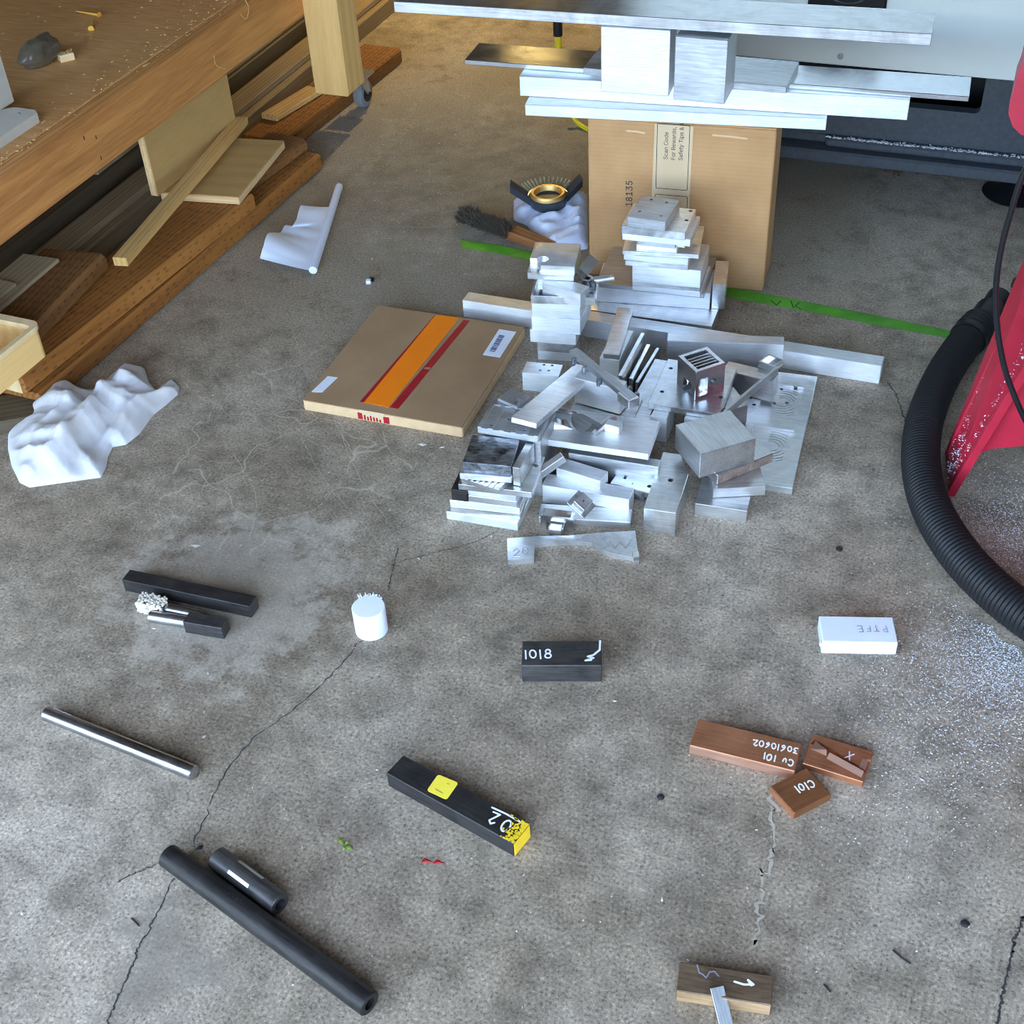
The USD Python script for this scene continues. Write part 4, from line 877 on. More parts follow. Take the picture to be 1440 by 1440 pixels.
solo('aluminium_bar', 'short square stick leaning on the left of the sawn bar', 'aluminium bar', cbox(0, np.linalg.norm(b-a), -.007, .007, -.012, .003, .0008), 'al_mill_finish', frame(a, b-a, (0, 0, 1)))
# skeleton scrap at the very front, with engraved tabs
sc = thing('scrap_frame', 'thin machined scrap with engraved tabs, nearest piece of the aluminium pile', 'aluminium scrap', frame((0, 0, 0)))
zt = .010
out = [(713, 757), (752, 754), (800, 753), (840, 749), (893, 746), (899, 787), (892, 789), (889, 783), (862, 778), (845, 772), (832, 763), (822, 761), (790, 761), (752, 764), (751, 786), (714, 788)]
part(sc, 'web', prism(Polygon([gz(*q, zt)[:2] for q in out]), .0002, zt), 'al_milled')
def on_sheet(lines, w, d): return pen_lines([[tuple(gz(*q, zt)[:2]) for q in l] for l in lines], w, 0, d).apply_translation((0, 0, zt))
part(sc, 'engraving', on_sheet([[(722, 775), (727, 771), (730, 775), (722, 782), (731, 782)], [(736, 771), (734, 777), (739, 781), (743, 776), (741, 771), (736, 771)]], .0016, .0008), 'al_grey', label='engraved digits on the left tab')
part(sc, 'engraving', on_sheet([[(842, 764), (850, 772), (858, 760), (865, 771), (872, 762), (880, 771), (889, 758)], [(848, 757), (856, 768)], [(836, 754), (840, 759)], [(841, 753), (845, 758)], [(846, 752), (850, 757)]], .0018, .0008), 'al_grey', label='engraved scrollwork on the right tab')
part(sc, 'stand_tab', hull([tuple(gz(x, y, zt)[:2])+(zz_,) for x, y in ((889, 781), (898, 780), (899, 788), (891, 789)) for zz_ in (zt, zt+.008)]), 'al_bright')
# ---- right group
def big_cut(me, W, D, t):
    for y0, y1 in ((.20, .48), (.60, .88)):
        pk = cbox(W*.42, W-.020, y0*D, y1*D, t-.006, t+.01, .0004); me = me - pk
        for k in range(7):
            R = .014+.0075*k; an = prism(Point(W*.66, (y0+y1)/2*D).buffer(R+.0012).difference(Point(W*.66, (y0+y1)/2*D).buffer(R)).intersection(sbox(W*.62, y0*D+.004, W-.03, y1*D-.004)), t-.0074, t-.003)
            if len(an.faces): me = me - m3.Manifold(m3.Mesh(np.asarray(an.vertices, np.float32), np.asarray(an.faces, np.uint32)))
    for x, y in ((.50, .82), (.58, .72), (.62, .86), (.72, .74), (.78, .88), (.30, .72), (.36, .66)): me = me - m3.Manifold.cylinder(.1, .0035, .0035, 18).translate((x*W, y*D, -.02))
    return me
P1, P2 = gz(1115, 687, .014), gz(1168, 532, .014)
al('aluminium_plate', 'largest flat plate, with two machined pockets, at the right of the pile', (985, 668), (1115, 687), None, .014, .014, 'al_mill_finish', d=np.linalg.norm(P2-P1), cut=big_cut)
al('aluminium_block', 'long block lying askew on the big pocketed plate', (1016, 520), (1087, 537), (1027, 508), .062, .047, 'al_mill_finish', cat='aluminium block')
a, u, v, W, D = slab_frame((1066, 513), (1085, 521), (1081, 499), .067)
fr_ = thing('hollow_block', 'open square block standing at the end of the askew block', 'hollow block', frame(a-np.array([0, 0, .004]), u, (0, 0, 1)))
part(fr_, 'wall', cbox(0, .034, 0, .034, -.0005, .012, .0006) - cbox(.004, .030, .004, .030, .003, .03, .0004), 'al_bright')
a, b = gz(1018, 580, .075), gz(1093, 517, .075)
solo('aluminium_bar', 'thin flat stick lying diagonally over the askew block', 'aluminium bar', cbox(0, np.linalg.norm(b-a), -.003, .003, -.012, .003, .0006), 'al_grey', frame(a, b-a, (0, 0, 1)))
p = gz(1030, 550, .014)
al('aluminium_block', 'small pale block between the cube plate and the askew block', (1021, 577), (1052, 570), (1026, 545), .055, .04, 'al_mill_finish', cat='aluminium block')
al('aluminium_plate', 'drilled plate carrying the machined cube', (911, 567), (1012, 583), (931, 503), .072, .013, 'al_milled', holes=((.12, .28, .004), (.93, .35, .004), (.1, .8, .004)))
al('aluminium_block', 'thick plate under the left edge of the cube plate', (869, 598), (905, 605), (927, 505), .0585, .058, 'al_mill_finish', cat='aluminium plate')
al('aluminium_block', 'block under the front of the cube plate', (913, 584), (938, 588), None, .0585, .058, 'al_sawn', d=.06, cat='aluminium block')
al('aluminium_block', 'second block under the front of the cube plate, right of the first', (962, 588), (1003, 596), None, .0585, .044, 'al_sawn', d=.06, cat='aluminium block')
a, u, v, W, D = slab_frame((953, 500), (978, 523), (989, 489), .135)
S_ = .064
mc = thing('machined_cube', 'shiny machined cube with a finned pocket in its top', 'machined cube', frame(a-np.array([0, 0, .0628]), u, (0, 0, 1)))
cu = cbox(0, S_, 0, S_, 0, .0625, .001) - cbox(.008, S_-.008, .008, S_-.008, .035, .1, .0006) - m3.Manifold.cylinder(.2, .012, .012, 30).rotate((90, 0, 0)).translate((S_*.55, .1, .008)) - cbox(S_*.35, S_*.8, -.01, .010, .008, .03, .001) - m3.Manifold.cylinder(.03, .006, .006, 24).rotate((0, 90, 0)).translate((S_-.02, S_*.6, .03)) - cbox(S_-.012, S_+.01, S_*.1, S_*.42, .006, .044, .003)
part(mc, 'body', cu, 'al_bright')
for k in range(5): part(mc, 'fin', cbox(.014+.009*k, .0165+.009*k, .008, S_-.008, .034, .058, .0004), 'al_milled')
# big block with the corroded strip
a, u, v, W, D = slab_frame((969, 633), (1009, 669), (1052, 610), .066, d=.12)
ce = thing('aluminium_plate', 'plate with a corroded brown edge under the large block', 'aluminium plate', frame(a-np.array([0, 0, .020]), u, (0, 0, 1)))
part(ce, 'body', cbox(0, W, 0, D, 0, .020, .0008), 'al_mill_finish'); part(ce, 'corroded_edge', cbox(W-.0002, W+.0008, .001, D-.001, .001, .019, .0003), 'al_rusty_edge', label='corroded brown edge')
al('aluminium_block', 'large plain aluminium block sitting on top at the right front of the pile', (950, 597), (985, 639), (1031, 581), .119, .052, 'al_mill_finish', cat='aluminium block')
al('aluminium_plate', 'plate at the right front resting on the floor', (977, 708), (1051, 719), (989, 670), .025, .025, 'al_mill_finish')
al('aluminium_plate', 'smaller plate stacked under the plate with the corroded edge', (1003, 688), (1077, 684), (1010, 655), .0455, .020, 'al_mill_finish')
# small shiny bits on the slab
p = gz(827, 603, .1)
hd = Polygon([(.024*math.cos(t_), .024*math.sin(t_)) for t_ in np.linspace(math.pi, 2*math.pi, 20)])
me = prism(hd, 0, .034); me.apply_transform(np.array([[1, 0, 0, 0], [0, .5, -.8, .012], [0, .8, .5, .014], [0, 0, 0, 1.]]))
solo('half_round', 'dark half-round offcut leaning on the milled slab', 'metal offcut', me, 'steel_dark', frame((p[0], p[1], .1002), yaw=-.45))
for (q, w_, r_, m_, lab) in (((775, 574), (812, 583), .0055, 'al_bright', 'shiny thin rod lying level at the back of the milled slab'), ((836, 607), (863, 587), .007, 'al_mill_finish', 'short rod angled up to the right beside the half-round')):
    a, b = gz(*q, .1005+r_), gz(*w_, .1005+r_+.001)
    solo('aluminium_rod', lab, 'aluminium rod', cyl((0, 0, 0), b-a, r_), m_, frame(a), smooth=40)
p = gz(864, 606, .1)
solo('aluminium_block', 'small blue-white block near the right end of the milled slab', 'aluminium block', cbox(-.016, .012, -.008, .010, 0, .016, .001), 'al_sawn', frame((p[0], p[1], .1002), yaw=-.1))
p = gz(790, 600, .1)
solo('aluminium_block', 'torn jagged offcut on the left of the milled slab', 'metal offcut', hull([(-.022, -.010, 0), (.020, -.006, 0), (.016, .008, 0), (-.014, .012, 0), (-.016, -.006, .016), (-.002, .006, .022), (.012, .0, .010)]) - cyl((.004, -.03, .014), (-.004, .03, .018), .008), 'al_bright', frame((p[0], p[1], .1002), yaw=.2))
# ================================================================== CARDBOARD BOX AND THE BARS ON IT
Rb = gz(1073, 411); hB = .372
Lt = gz(826, 163, hB); Lb = np.array([Lt[0], Lt[1], 0])
u = Rb-Lb; W = np.linalg.norm(u); u /= W; DB = .125
bx = thing('cardboard_box', 'tall narrow brown cardboard box standing on edge and carrying aluminium bars', 'cardboard box', frame(Lb, u, (0, 0, 1)))
part(bx, 'body', rbox(0, W, 0, DB, 0.0005, hB-.004, .006, 4), 'cardboard')
part(bx, 'top_flap', cbox(.001, W*.385, .001, DB-.001, hB-.0038, hB, .0012), 'cardboard'); part(bx, 'top_flap', cbox(W*.39, W-.001, .001, DB-.001, hB-.0038, hB, .0012), 'cardboard')
MB = np.linalg.inv(frame(Lb, u, (0, 0, 1))); nB = np.array([-u[1], u[0], 0])
def face(x, y):
    d = ray(x, y); t = ((Lb-EYE)@nB)/(d@nB); p = EYE+d*t; q = MB @ np.array([*p, 1]); return q[0], q[2]
UP = np.array([[1, 0, 0, 0], [0, 0, -1, 0], [0, 1, 0, 0], [0, 0, 0, 1.]])     # xy drawing -> the box front (x, z)
def on_face(poly, d0, d1): return moved(prism(poly, d0, d1), UP)
tl, tr_, bl, brr = face(921, 170), face(976, 177), face(916, 285), face(969, 293)
tp = part(bx, 'packing_tape', on_face(Polygon([bl, brr, (brr[0]+.002, hB-.006), (tl[0], hB-.006)]), -.0002, .0007), 'tape_clear', label='pale printed packing tape down the front')
fx0, fx1, fz0 = face(924, 263)[0], face(965, 265)[0], face(940, 264)[1]
fr2 = sbox(fx0, fz0, fx1, hB-.008).buffer(.003).difference(sbox(fx0, fz0, fx1, hB-.008).buffer(.0018))
part(bx, 'printed_frame', on_face(fr2, .0006, .0010), 'print_black')
f3 = face(928, 274); f4 = face(962, 277); fr3 = sbox(fx0, f3[1]-.12, fx1, f3[1]-.002).buffer(.004).difference(sbox(fx0, f3[1]-.12, fx1, f3[1]-.002).buffer(.0028))
part(bx, 'printed_frame', on_face(fr3, .0006, .0010), 'print_black')
def words(txt, h, x, z0):
    t = meshkit.text_mesh(txt, h, .0004); R = np.array([[0, -1, 0, x], [1, 0, 0, z0], [0, 0, 1, .0006], [0, 0, 0, 1.]]); t.apply_transform(R); return moved(t, UP)
zt0 = face(935, 224)[1]
part(bx, 'printed_words', words('Scan Code', .0085, fx0+.0205, zt0), 'print_black', label='printed words Scan Code'); part(bx, 'printed_words', words('For Rewards,', .0085, fx0+.036, zt0), 'print_black', label='printed words For Rewards'); part(bx, 'printed_words', words('Safety Tips & M', .0085, fx0+.0515, zt0), 'print_black', label='printed words Safety Tips')
p = face(889, 289); t = words('18135', .014, p[0], p[1]-.004); part(bx, 'printed_number', t, 'print_black', label='printed number on the left of the front')
for a, b in (((882, 184), (906, 187)), ((1003, 190), (1050, 195))):
    p, q = face(*a), face(*b); part(bx, 'torn_spot', on_face(LineString([p, ((p[0]+q[0])/2, (p[1]+q[1])/2+.001), q]).buffer(.002), -.0002, .0005), 'cardboard_edge', label='pale torn spot in the cardboard')
Z = hB+.0004
def bar(label, A, B, C, t, m, d=None, cat='aluminium bar', name='aluminium_bar', **k):
    global Z
    Z += t; al(name, label, A, B, C, Z, t, m, d=d, cat=cat, **k); Z += .0003
bar('lowest long bar resting on the cardboard box', (738, 147), (1163, 167), None, .024, 'al_sawn', d=.10)
bar('thick long bar second from the bottom on the cardboard box', (730, 107), (1280, 140), None, .042, 'al_sawn', d=.075)
bar('thin wide bar with a shiny groove sticking out on both sides above the box', (653, 84), (1363, 136), (672, 60), .010, 'al_bright', name='aluminium_plate')
bar('dark grey plate lying on the thin wide bar above the box', (820, 95), (1106, 122), (845, 62), .014, 'al_grey', name='aluminium_plate')
zp = Z
al('aluminium_block', 'white sawn spacer block holding up the top bar, left one', (845, 37), (943, 43), None, zp+.1275, .1272, 'al_sawn', d=.07, cat='aluminium block')
al('aluminium_block', 'grey brushed spacer block under the top bar, right one', (950, 51), (1024, 57), None, zp+.122, .1217, 'al_grey', d=.085, cat='aluminium block')
al('aluminium_bar', 'top long bar across both spacer blocks at the upper edge of the picture', (553, 2), (1311, 48), None, zp+.1275+.0215, .021, 'al_mill_finish', d=.115, cat='aluminium bar')

# ================================================================== MACHINE (upper right)
MY = 3.0
mp0 = on_y(1040, 74, MY); mp1 = on_y(1390, 117, MY)
mz = (mp0[2]+mp1[2])/2
mach = thing('milling_machine', 'large white machine cabinet on a slate grey cast base behind the bars', 'machine', frame((-.86, MY, 0)))
part(mach, 'cabinet_panel', cbox(0, 2.2, 0, .70, mz, 1.7, .003), 'paint_white', label='glossy white sheet metal cabinet')
def mloc(x, y, Y=MY): p = on_y(x, y, Y); return p[0]+.86, p[2]
# base casting with an open slot
x0, z0 = mloc(1180, 140, MY+.03); x1, z1 = mloc(1378, 158, MY+.03)
wall = sbox(0.02, .135, 2.2, mz-.004)
slot = sbox(x0-.25, z1+.008, x1-.012, mz-.012).buffer(.012)
w_ = prism(wall.difference(slot), 0, .03); w_.apply_transform(np.array([[1, 0, 0, 0], [0, 0, -1, .06], [0, 1, 0, 0], [0, 0, 0, 1.]]))
part(mach, 'base_casting', w_, 'paint_slate')
part(mach, 'base_body', cbox(0.02, 2.2, .20, .68, .09, mz-.004, .004), 'plastic_black', label='dark inside of the base')
part(mach, 'base_ledge', cat_([cbox(.47, 2.2, .008, .2, .112, .135, .006), cbox(.02, .33, .008, .2, .112, .135, .006), cbox(.33, .47, .03, .2, .112, .135, .004)]), 'paint_slate')
part(mach, 'base_skirt', cbox(.02, 2.2, -.008, .2, .078, .108, .005), 'paint_slate')
P = gz(1428, 272); lf = (P[0]+.86, P[1]-MY)
part(mach, 'levelling_foot', cat_([lathe([(0, 0), (.075, 0), (.078, .004), (.05, .012), (.02, .03), (.0, .03)], 40).apply_translation((lf[0], lf[1], 0.0003)), cyl((lf[0], lf[1], .02), (lf[0], lf[1], .09), .012)]), 'plastic_black', smooth=30)
part(mach, 'levelling_foot', cat_([lathe([(0, 0), (.075, 0), (.078, .004), (.05, .012), (.02, .03), (.0, .03)], 40).apply_translation((.12, .12, 0.0003)), cyl((.12, .12, .02), (.12, .12, .09), .012)]), 'plastic_black', smooth=30)
fx, fz = mloc(1193, -8); 
fan = part(mach, 'fan_grille', cbox(fx-.085, fx+.085, -.012, 0, fz-.03, fz+.14, .004), 'plastic_black', label='black square fan grille')
for R in (.07, .055, .04):
    c = [(fx+R*math.cos(t_), -.014, fz+.055+R*math.sin(t_)) for t_ in np.linspace(0, 2*math.pi, 40)]; part(fan, 'guard_ring', tube(c, .0022, 6, cap=False), 'steel_dark')
for q in ((1147, 0), (1230, 9), (1182, 79)):
    bx_, bz_ = mloc(*q); part(mach, 'screw', cat_([cyl((bx_, -.003, bz_), (bx_, 0.001, bz_), .007), cyl((bx_, -.006, bz_), (bx_, -.002, bz_), .0045)]), 'caster_metal')
r = np.random.RandomState(12); ms = []
for k in range(700):
    x = r.uniform(.47, 1.2)-.86; y = MY+.008+abs(r.normal(0, .006)); s_ = r.uniform(.0008, .0028)
    b_ = trimesh.creation.box((s_*2, s_, s_)); b_.apply_transform(trimesh.transformations.rotation_matrix(r.uniform(0, 3), [0, 0, 1])); b_.apply_translation((x, y, .135+s_*.5)); ms.append(b_)
solo('metal_chips', 'line of metal chips along the ledge of the machine base', 'metal chips', trimesh.util.concatenate(ms), 'chip_metal', kind='stuff')
# dark post with a yellow tip seen behind the bars, and the yellow cord
p = gz(785, 66)
pst = thing('support_post', 'black rubber post with a yellow tip behind the bars at the top', 'post', frame((p[0], p[1], 0)))
part(pst, 'sleeve', cyl((0, 0, .035), (0, 0, .40), .014), 'rubber_black', smooth=40); part(pst, 'tip', cyl((0, 0, 0), (0, 0, .035), .010), 'cable_yellow', smooth=40, label='yellow tip')
cp = spline([gz(797, 145, .05), gz(804, 160, .03), gz(812, 172, .012), gz(825, 181, .006), gz(840, 186, .006), gz(880, 190, .006)], 40)
solo('yellow_cord', 'bright yellow cord curving behind the cardboard box', 'cord', tube(cp, .0058, 10), 'cable_yellow', smooth=True)
# ================================================================== GREEN TAPE
pts = [(648, 338), (700, 345), (770, 360), (900, 383), (1060, 411), (1150, 428), (1250, 448), (1347, 468)]
lo_ = [(648, 349), (700, 357), (770, 373), (900, 396), (1060, 425), (1150, 441), (1250, 461), (1347, 478)]
gt = thing('green_tape', 'strip of green masking tape stuck across the concrete floor', 'tape', frame((0, 0, 0)))
part(gt, 'strip', prism(Polygon([tuple(gz(*q)[:2]) for q in pts]+[tuple(gz(*q)[:2]) for q in lo_[::-1]]), .0008, .0013), 'tape_green')
part(gt, 'writing', pen_lines([[tuple(gz(*q)[:2]) for q in l] for l in ([(1084, 423), (1092, 430), (1098, 424)], [(1112, 424), (1116, 434)], [(1124, 426), (1118, 431), (1127, 436)])], .0022, 0, .0003).apply_translation((0, 0, .0013)), 'print_black', label='black marker strokes on the tape')
# ================================================================== BRUSH AND BRUSH WHEEL
a, b = gz(654, 296, .03), gz(775, 340, .03)
wbm = thing('hand_brush', 'worn wooden hand brush with dark bristles lying left of the blue cloth', 'brush', frame(a-np.array([0, 0, .03]), b-a, (0, 0, 1)))
L = np.linalg.norm(b-a)
part(wbm, 'handle', hull([(x, y, z_) for x, hw, z0_, z1_ in ((.0, .010, .006, .024), (.012, .018, .003, .026), (L*.55, .020, .003, .026), (L, .016, .003, .022)) for y in (-hw+.004, hw+.004) for z_ in (z0_+.003, z1_-.003)] + [(x, y, z_) for x, hw, z0_, z1_ in ((.012, .016, .003, .026), (L*.55, .018, .003, .026), (L, .014, .003, .022)) for y in (-hw+.004, hw+.004) for z_ in (z0_, z1_)]), 'brush_wood')
r = np.random.RandomState(5); P_, Wd, Ct = [], [], []
for k in range(2600):
    x = r.uniform(.0, L*.56); y = r.uniform(-.024, .006); l = r.uniform(.016, .026)
    p0 = np.array([x, y, .022 if y > -.014 else .012]); d = np.array([r.normal(-.1, .3), -.45+r.normal(0, .35), .75+r.normal(0, .2)]); d /= np.linalg.norm(d); p1 = p0+d*l
    p1[2] = max(p1[2], .002); P_ += [p0, (p0+p1)/2+r.normal(0, .001, 3), p1]; Ct.append(3)
bc = UsdGeom.BasisCurves.Define(stage, str(wbm.GetPath())+'/bristles')
bc.CreateTypeAttr('linear'); bc.CreatePointsAttr([Gf.Vec3f(*map(float, p)) for p in P_]); bc.CreateCurveVertexCountsAttr(Ct); bc.CreateWidthsAttr([.0013]); bc.SetWidthsInterpolation('constant')
UsdShade.MaterialBindingAPI.Apply(bc.GetPrim()).Bind(MATS['bristle_dark']); tag(bc.GetPrim(), kind='stuff')
p = gz(771, 285, .03)
cb = thing('cup_brush', 'round brush head with brass ring, dark wings and fanned bristles on the blue cloth', 'brush head', frame((p[0], p[1], .034), yaw=YAW+.05))
part(cb, 'cup', lathe([(.0, -.014), (.036, -.014), (.044, -.006), (.047, .012), (.044, .015), (.0, .008)], 48), 'blue_black', smooth=40)
part(cb, 'ring', lathe([(.028, .006), (.042, .006), (.043, .020), (.040, .025), (.034, .024), (.030, .016), (.028, .006)], 48), 'brass', smooth=40)
for s_ in (-1, 1):
    part(cb, 'wing', hull([(s_*.043, -.010, -.004), (s_*.043, .022, -.004), (s_*.088, .036, .012), (s_*.084, .062, .012), (s_*.043, -.012, .014), (s_*.043, .026, .014), (s_*.088, .030, .034), (s_*.084, .062, .034)]), 'blue_black')
part(cb, 'collar', prism(Point(0, .005).buffer(.048).difference(Point(0, -.005).buffer(.048)), .0, .016), 'caster_metal')
for k in range(13):
    a_ = math.pi*(.2+.6*k/12); part(cb, 'bristle', cyl((.044*math.cos(a_), .044*math.sin(a_)+.004, .006), (.072*math.cos(a_), .066*math.sin(a_)+.010, .026), .0026, n=8), 'bristle_straw')
# ================================================================== HOSE, CABLE, RED STAND (right)
HR = .034
hp = spline([gz(1405, 418, .05), gz(1388, 447, .042), gz(1358, 480, .037), gz(1325, 530, .035), gz(1301, 590, .035), gz(1295, 650, .035), gz(1309, 712, .035), gz(1346, 775, .035), gz(1400, 832, .035), gz(1470, 885, .035), gz(1540, 925, .035)], 900)
s_ = np.r_[0, np.cumsum(np.linalg.norm(np.diff(hp, axis=0), axis=1))]
n_ = int(s_[-1]/.0013); u_ = np.linspace(0, s_[-1], n_); P_ = np.column_stack([np.interp(u_, s_, hp[:, k]) for k in range(3)])
start = .16
R_ = HR - .0032*(.5+.5*np.cos(2*math.pi*u_/.0078)); R_ = np.where(u_ < start, HR+.001, R_)
hose = thing('vacuum_hose', 'black corrugated vacuum hose curving over the floor at the right', 'hose')
part(hose, 'hose', tube(P_[u_ >= start], R_[u_ >= start], 30), 'rubber_black', smooth=True)
i0 = u_ < start+.004; cP = P_[i0]; cu_ = u_[i0]
cR_ = np.interp(cu_, [0, .045, .05, .10, .104, .164], [HR*.72, HR*.78, HR*.96, HR*.98, HR+.003, HR+.003]); 
for k in range(4): cR_ = cR_ + .0016*np.exp(-((cu_-.108-.012*k)/.0025)**2)
part(hose, 'cuff', tube(cP, cR_, 30), 'plastic_black', smooth=35)
cp = spline([on_y(1462, 205, 1.86), on_y(1440, 243, 1.86), on_y(1424, 290, 1.86), on_y(1409, 345, 1.86), on_y(1401, 400, 1.86), on_y(1402, 455, 1.86), on_y(1411, 510, 1.86), on_y(1426, 555, 1.86), on_y(1450, 605, 1.86), on_y(1480, 640, 1.86)], 120)
solo('black_cable', 'black electric cable hanging in front of the red stand', 'cable', tube(cp, .0046, 14), 'cable_black', smooth=True)
rs = thing('red_stand', 'red painted sheet metal machine stand with bolts, dusted with chips, at the right edge', 'machine stand')
RT = 1.15
def Rl(z): return np.array([.030+.26*z, 1.925, z])
def Ll(z): return np.array([.0125+.155*z, 2.04+.10*z, z])
def sheet(q, t):
    q = [np.asarray(p, float) for p in q]; n = np.cross(q[1]-q[0], q[2]-q[0]); n /= np.linalg.norm(n)
    return hull([p for p in q]+[p+n*t for p in q])
part(rs, 'leg_face', sheet([Rl(0), Rl(RT), Ll(RT), Ll(0)], -.003), 'paint_red')
nrm = np.cross(Rl(1)-Rl(0), Ll(0)-Rl(0)); nrm /= np.linalg.norm(nrm)
if nrm[0] > 0: nrm = -nrm
def lf_(s, z): return Rl(z)*(1-s)+Ll(z)*s+nrm*.0035
part(rs, 'leg_rib', cat_([tube([lf_(.72, .05), lf_(.70, .3), lf_(.66, .7)], .005, 10), tube(spline([lf_(.72, .05), lf_(.66, .025), lf_(.5, .03)], 10), .004, 10)]), 'paint_red')
part(rs, 'corner_flange', hull([p+o_ for p in (Rl(0), Rl(RT)) for o_ in (np.array([-.002, -.012, 0]), np.array([.012, -.012, 0]), np.array([.012, .0, 0]), np.array([-.002, .0, 0]))]), 'paint_red')
fp_ = Polygon([(.034, .001), (.055, .03), (.075, .085), (.10, .108), (.16, .125), (.60, .125), (.60, RT), (.33, RT), (.05, .07)])
fp_ = Polygon([(.048, .07), (.062, .085), (.085, .104), (.13, .12), (.60, .125), (.60, RT), (.30+.028, RT)])
f_ = prism(fp_, 0, .003); f_.apply_transform(np.array([[1, 0, 0, 0], [0, 0, -1, 1.932], [0, 1, 0, 0], [0, 0, 0, 1.]])); part(rs, 'front_panel', f_, 'paint_red')
for q in ((1441, 402), (1438, 459)):
    P = None
    d = ray(*q); n2 = np.cross(Rl(1)-Rl(0), Ll(0)-Rl(0)); t_ = ((Rl(0)-EYE)@n2)/(d@n2); P = EYE+d*t_
    o_ = nrm
    part(rs, 'bolt', cyl(P-o_*.004, P+o_*.020, .0095, n=24), 'rubber_black' if q[1] == 402 else 'steel_dark', smooth=40)
hz = [on_y(*q, 2.02) for q in ((1437, 92), (1430, 112), (1426, 128), (1420, 143), (1418, 160), (1424, 178), (1436, 190))]
hp_ = Polygon([(p[0], p[2]) for p in hz]+[(.34, hz[-1][2]-.01), (.34, hz[0][2]+.14), (hz[0][0]+.03, hz[0][2]+.14)])
h_ = prism(hp_.buffer(-.006).buffer(.006), 0, .14); h_.apply_transform(np.array([[1, 0, 0, 0], [0, 0, -1, 2.16], [0, 1, 0, 0], [0, 0, 0, 1.]])); part(rs, 'upper_housing', h_, 'paint_red')
# chips on the stand and on the floor
r = np.random.RandomState(21)
V, F = [], []
def chip(p, s, flat=True, R=r):
    a_ = R.uniform(0, 6.28, 3); k = len(V)
    e1 = np.array([math.cos(a_[0]), math.sin(a_[0]), R.normal(0, .25)])*s*R.uniform(.6, 1.6); e2 = np.array([-math.sin(a_[0]), math.cos(a_[0]), R.normal(0, .25)])*s*R.uniform(.3, .8)
    h = np.array([0, 0, s*R.uniform(.3, .7)])
    for q in (p-e1, p+e2, p+e1, p-e2, p+h): V.append(q)
    F.extend([(k, k+1, k+4), (k+1, k+2, k+4), (k+2, k+3, k+4), (k+3, k, k+4)])
for k in range(1500):
    s_ = np.clip(r.normal(.32, .17), .04, .66); z_ = r.uniform(.01, .62); chip(lf_(s_, z_)+nrm*.0012, r.uniform(.0008, .0026))
solo('metal_chips', 'fine pale metal chips sticking to the red stand', 'metal chips', trimesh.Trimesh(V, F, process=False), 'chip_metal', kind='stuff')
V, F = [], []
for c_, sx, n2, sm in (((1430, 915), 55, 7000, (.0005, .0015)), ((1400, 970), 100, 5200, (.0005, .0015)), ((1440, 740), 60, 5200, (.0005, .0016)), ((1330, 730), 40, 900, (.0005, .0014)), ((1300, 1060), 120, 1500, (.0005, .0012))):
    for k in range(n2):
        p = gz(c_[0]+r.normal(0, sx), c_[1]+r.normal(0, sx*.75)); 
        if p[0] > 1.2 or np.min(np.linalg.norm(P_[::40, :2]-p[:2], axis=1)) < HR+.004: continue
        chip(np.array([p[0], p[1], .0004]), r.uniform(*sm))
solo('metal_chips', 'spread of fine blue-white metal chips on the floor at the right', 'metal chips', trimesh.Trimesh(V, F, process=False), 'chip_metal', kind='stuff')
V, F = [], []
for k in range(900):
    p = gz(r.uniform(0, 1440), r.uniform(150, 1440)**1.0); chip(np.array([p[0], p[1], .0004]), r.choice([.0008, .0012, .0018, .003], p=[.5, .3, .15, .05]))
for k in range(260):
    p = gz(r.normal(560, 60), r.normal(250, 80)); chip(np.array([p[0], p[1], .0004]), r.uniform(.0008, .0022))
solo('floor_crumbs', 'pale crumbs and chips scattered over the concrete floor', 'crumbs', trimesh.Trimesh(V, F, process=False), 'chip_pale', kind='stuff')
# little things
r2 = np.random.RandomState(31); ms = []
for k in range(46):
    o = gz(1266+r2.normal(0, 14), 240+r2.normal(0, 5)); a_ = r2.uniform(0, 3); l = r2.uniform(.006, .018); q = np.array([math.cos(a_), math.sin(a_), 0])*l
    ms.append(tube([o+np.array([0, 0, .0015]), o+q*.5+np.array([0, 0, r2.uniform(.002, .008)]), o+q+np.array([0, 0, .0015])], r2.uniform(.0008, .0022), 5))
solo('leaf_litter', 'small heap of dry brown leaf litter in front of the machine base', 'leaf litter', trimesh.util.concatenate(ms), 'dry_leaf', kind='stuff')
o = gz(519, 398); nut = thing('small_bit', 'tiny white and black plastic bit on the floor by the flat carton', 'plastic bit', frame((o[0], o[1], 0), yaw=.3))
part(nut, 'white_end', cbox(-.006, .005, -.006, .005, 0, .009, .001), 'label_white'); part(nut, 'black_end', cbox(.0, .010, .0055, .014, 0, .008, .001), 'plastic_black')
for (x, y, rad, lab) in ((1357, 1299, .006, 'small round black spot on the floor at the lower right'), (929, 1121, .0055, 'small dark lump below the copper bar'), (1180, 772, .006, 'small dark blob between the pile and the hose')):
    o = gz(x, y); solo('dark_lump', lab, 'lump', lathe([(0, 0.0003), (rad, .0003), (rad*.8, .002), (0, .003)], 14), 'hole_dark', frame((o[0], o[1], 0)), smooth=True)
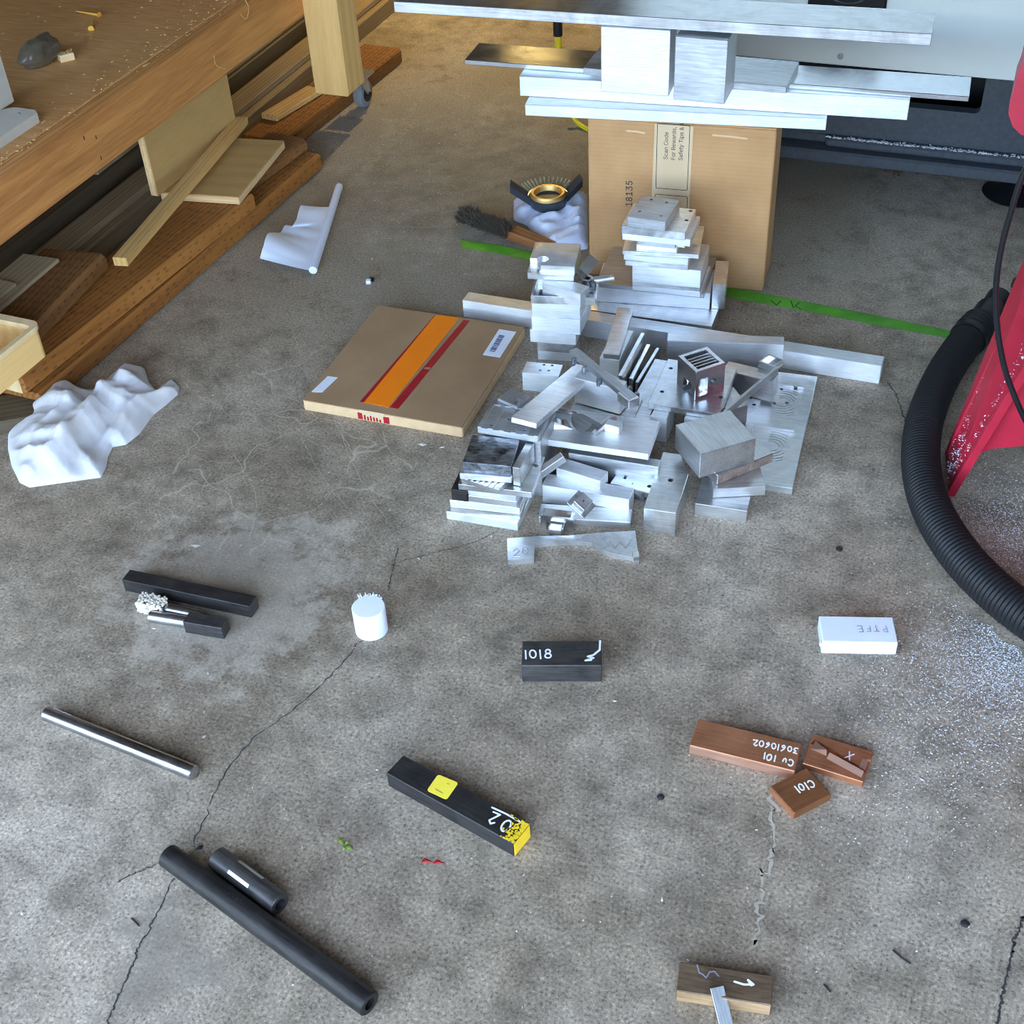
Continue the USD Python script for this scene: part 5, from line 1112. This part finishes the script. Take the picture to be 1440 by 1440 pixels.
for (x, y, s_, a_, lab) in ((275, 767, .010, .2, 'pale flake on the floor above the small steel pieces'), (594, 625, .010, .1, 'pale flake below the flat carton'), (622, 629, .006, .5, 'small pale flake beside the larger one under the carton'), (504, 141, .006, .3, 'yellowish crumb by the caster')):
    o = gz(x, y); solo('flake', lab, 'flake', hull([(-s_, 0, 0.0003), (0, s_*.5, .0003), (s_, .1*s_, .0003), (.2*s_, -.6*s_, .0003), (0, 0, .002)]), 'chip_pale', frame((o[0], o[1], 0), yaw=a_))
for (x, y, lab) in ((600, 1212, 'small red shard, left of two'), (617, 1214, 'larger red shard under the yellow ended bar')):
    o = gz(x, y); solo('red_shard', lab, 'shard', hull([(-.008, -.002, .0003), (.010, 0, .0003), (-.004, .006, .0003), (0, 0, .003)]), 'red_shard', frame((o[0], o[1], 0), yaw=.2))
o = gz(484, 1190); lfv = thing('leaf', 'small torn green leaf on the concrete left of the yellow ended bar', 'leaf', frame((o[0], o[1], .0004)))
for a_, l in ((2.6, .018), (1.2, .012), (-.2, .016), (-1.2, .01)):
    part(lfv, 'leaflet', hull([(0, 0, 0), (math.cos(a_)*l*.5-math.sin(a_)*l*.22, math.sin(a_)*l*.5+math.cos(a_)*l*.22, .003), (math.cos(a_)*l, math.sin(a_)*l, .001), (math.cos(a_)*l*.5+math.sin(a_)*l*.22, math.sin(a_)*l*.5-math.cos(a_)*l*.22, .003), (math.cos(a_)*l*.5, math.sin(a_)*l*.5, .004)]), 'leaf_green')
o = gz(280, 1192); solo('black_chip', 'small black chip between the two black tubes', 'chip', hull([(-.006, -.003, .0003), (.006, .004, .0003), (.004, -.004, .0003), (0, 0, .004)]), 'hole_dark', frame((o[0], o[1], 0), yaw=.5))
for pts_, lab in ((((1255, 1337), (1268, 1348), (1280, 1356)), 'thin dark twig on the floor at the lower right'), (((1158, 1385), (1168, 1396)), 'short dark splinter near the bronze block'), (((185, 1292), (196, 1303)), 'short dark splinter on the grey stain at the lower left')):
    solo('splinter', lab, 'splinter', tube([gz(*q)+np.array([0, 0, .0012]) for q in pts_], .0011, 6), 'hole_dark')
# ================================================================== LAMP at the back
lp = thing('work_lamp', 'warm work lamp hanging at the back of the garage above the picture', 'lamp', frame((-1.67, 4.5, 1.28)))
part(lp, 'cord', tube([(0, 0, .14), (0, 0, .8), (0, 0, 1.419)], .004, 8), 'plastic_black')
part(lp, 'shade', lathe([(.02, .14), (.03, .13), (.12, .0), (.118, .0), (.028, .125), (.02, .135), (.02, .14)], 40), 'lamp_shade', smooth=40)
part(lp, 'bulb', trimesh.creation.icosphere(3, .035).apply_translation((0, 0, .088)), 'bulb_glow', smooth=True)
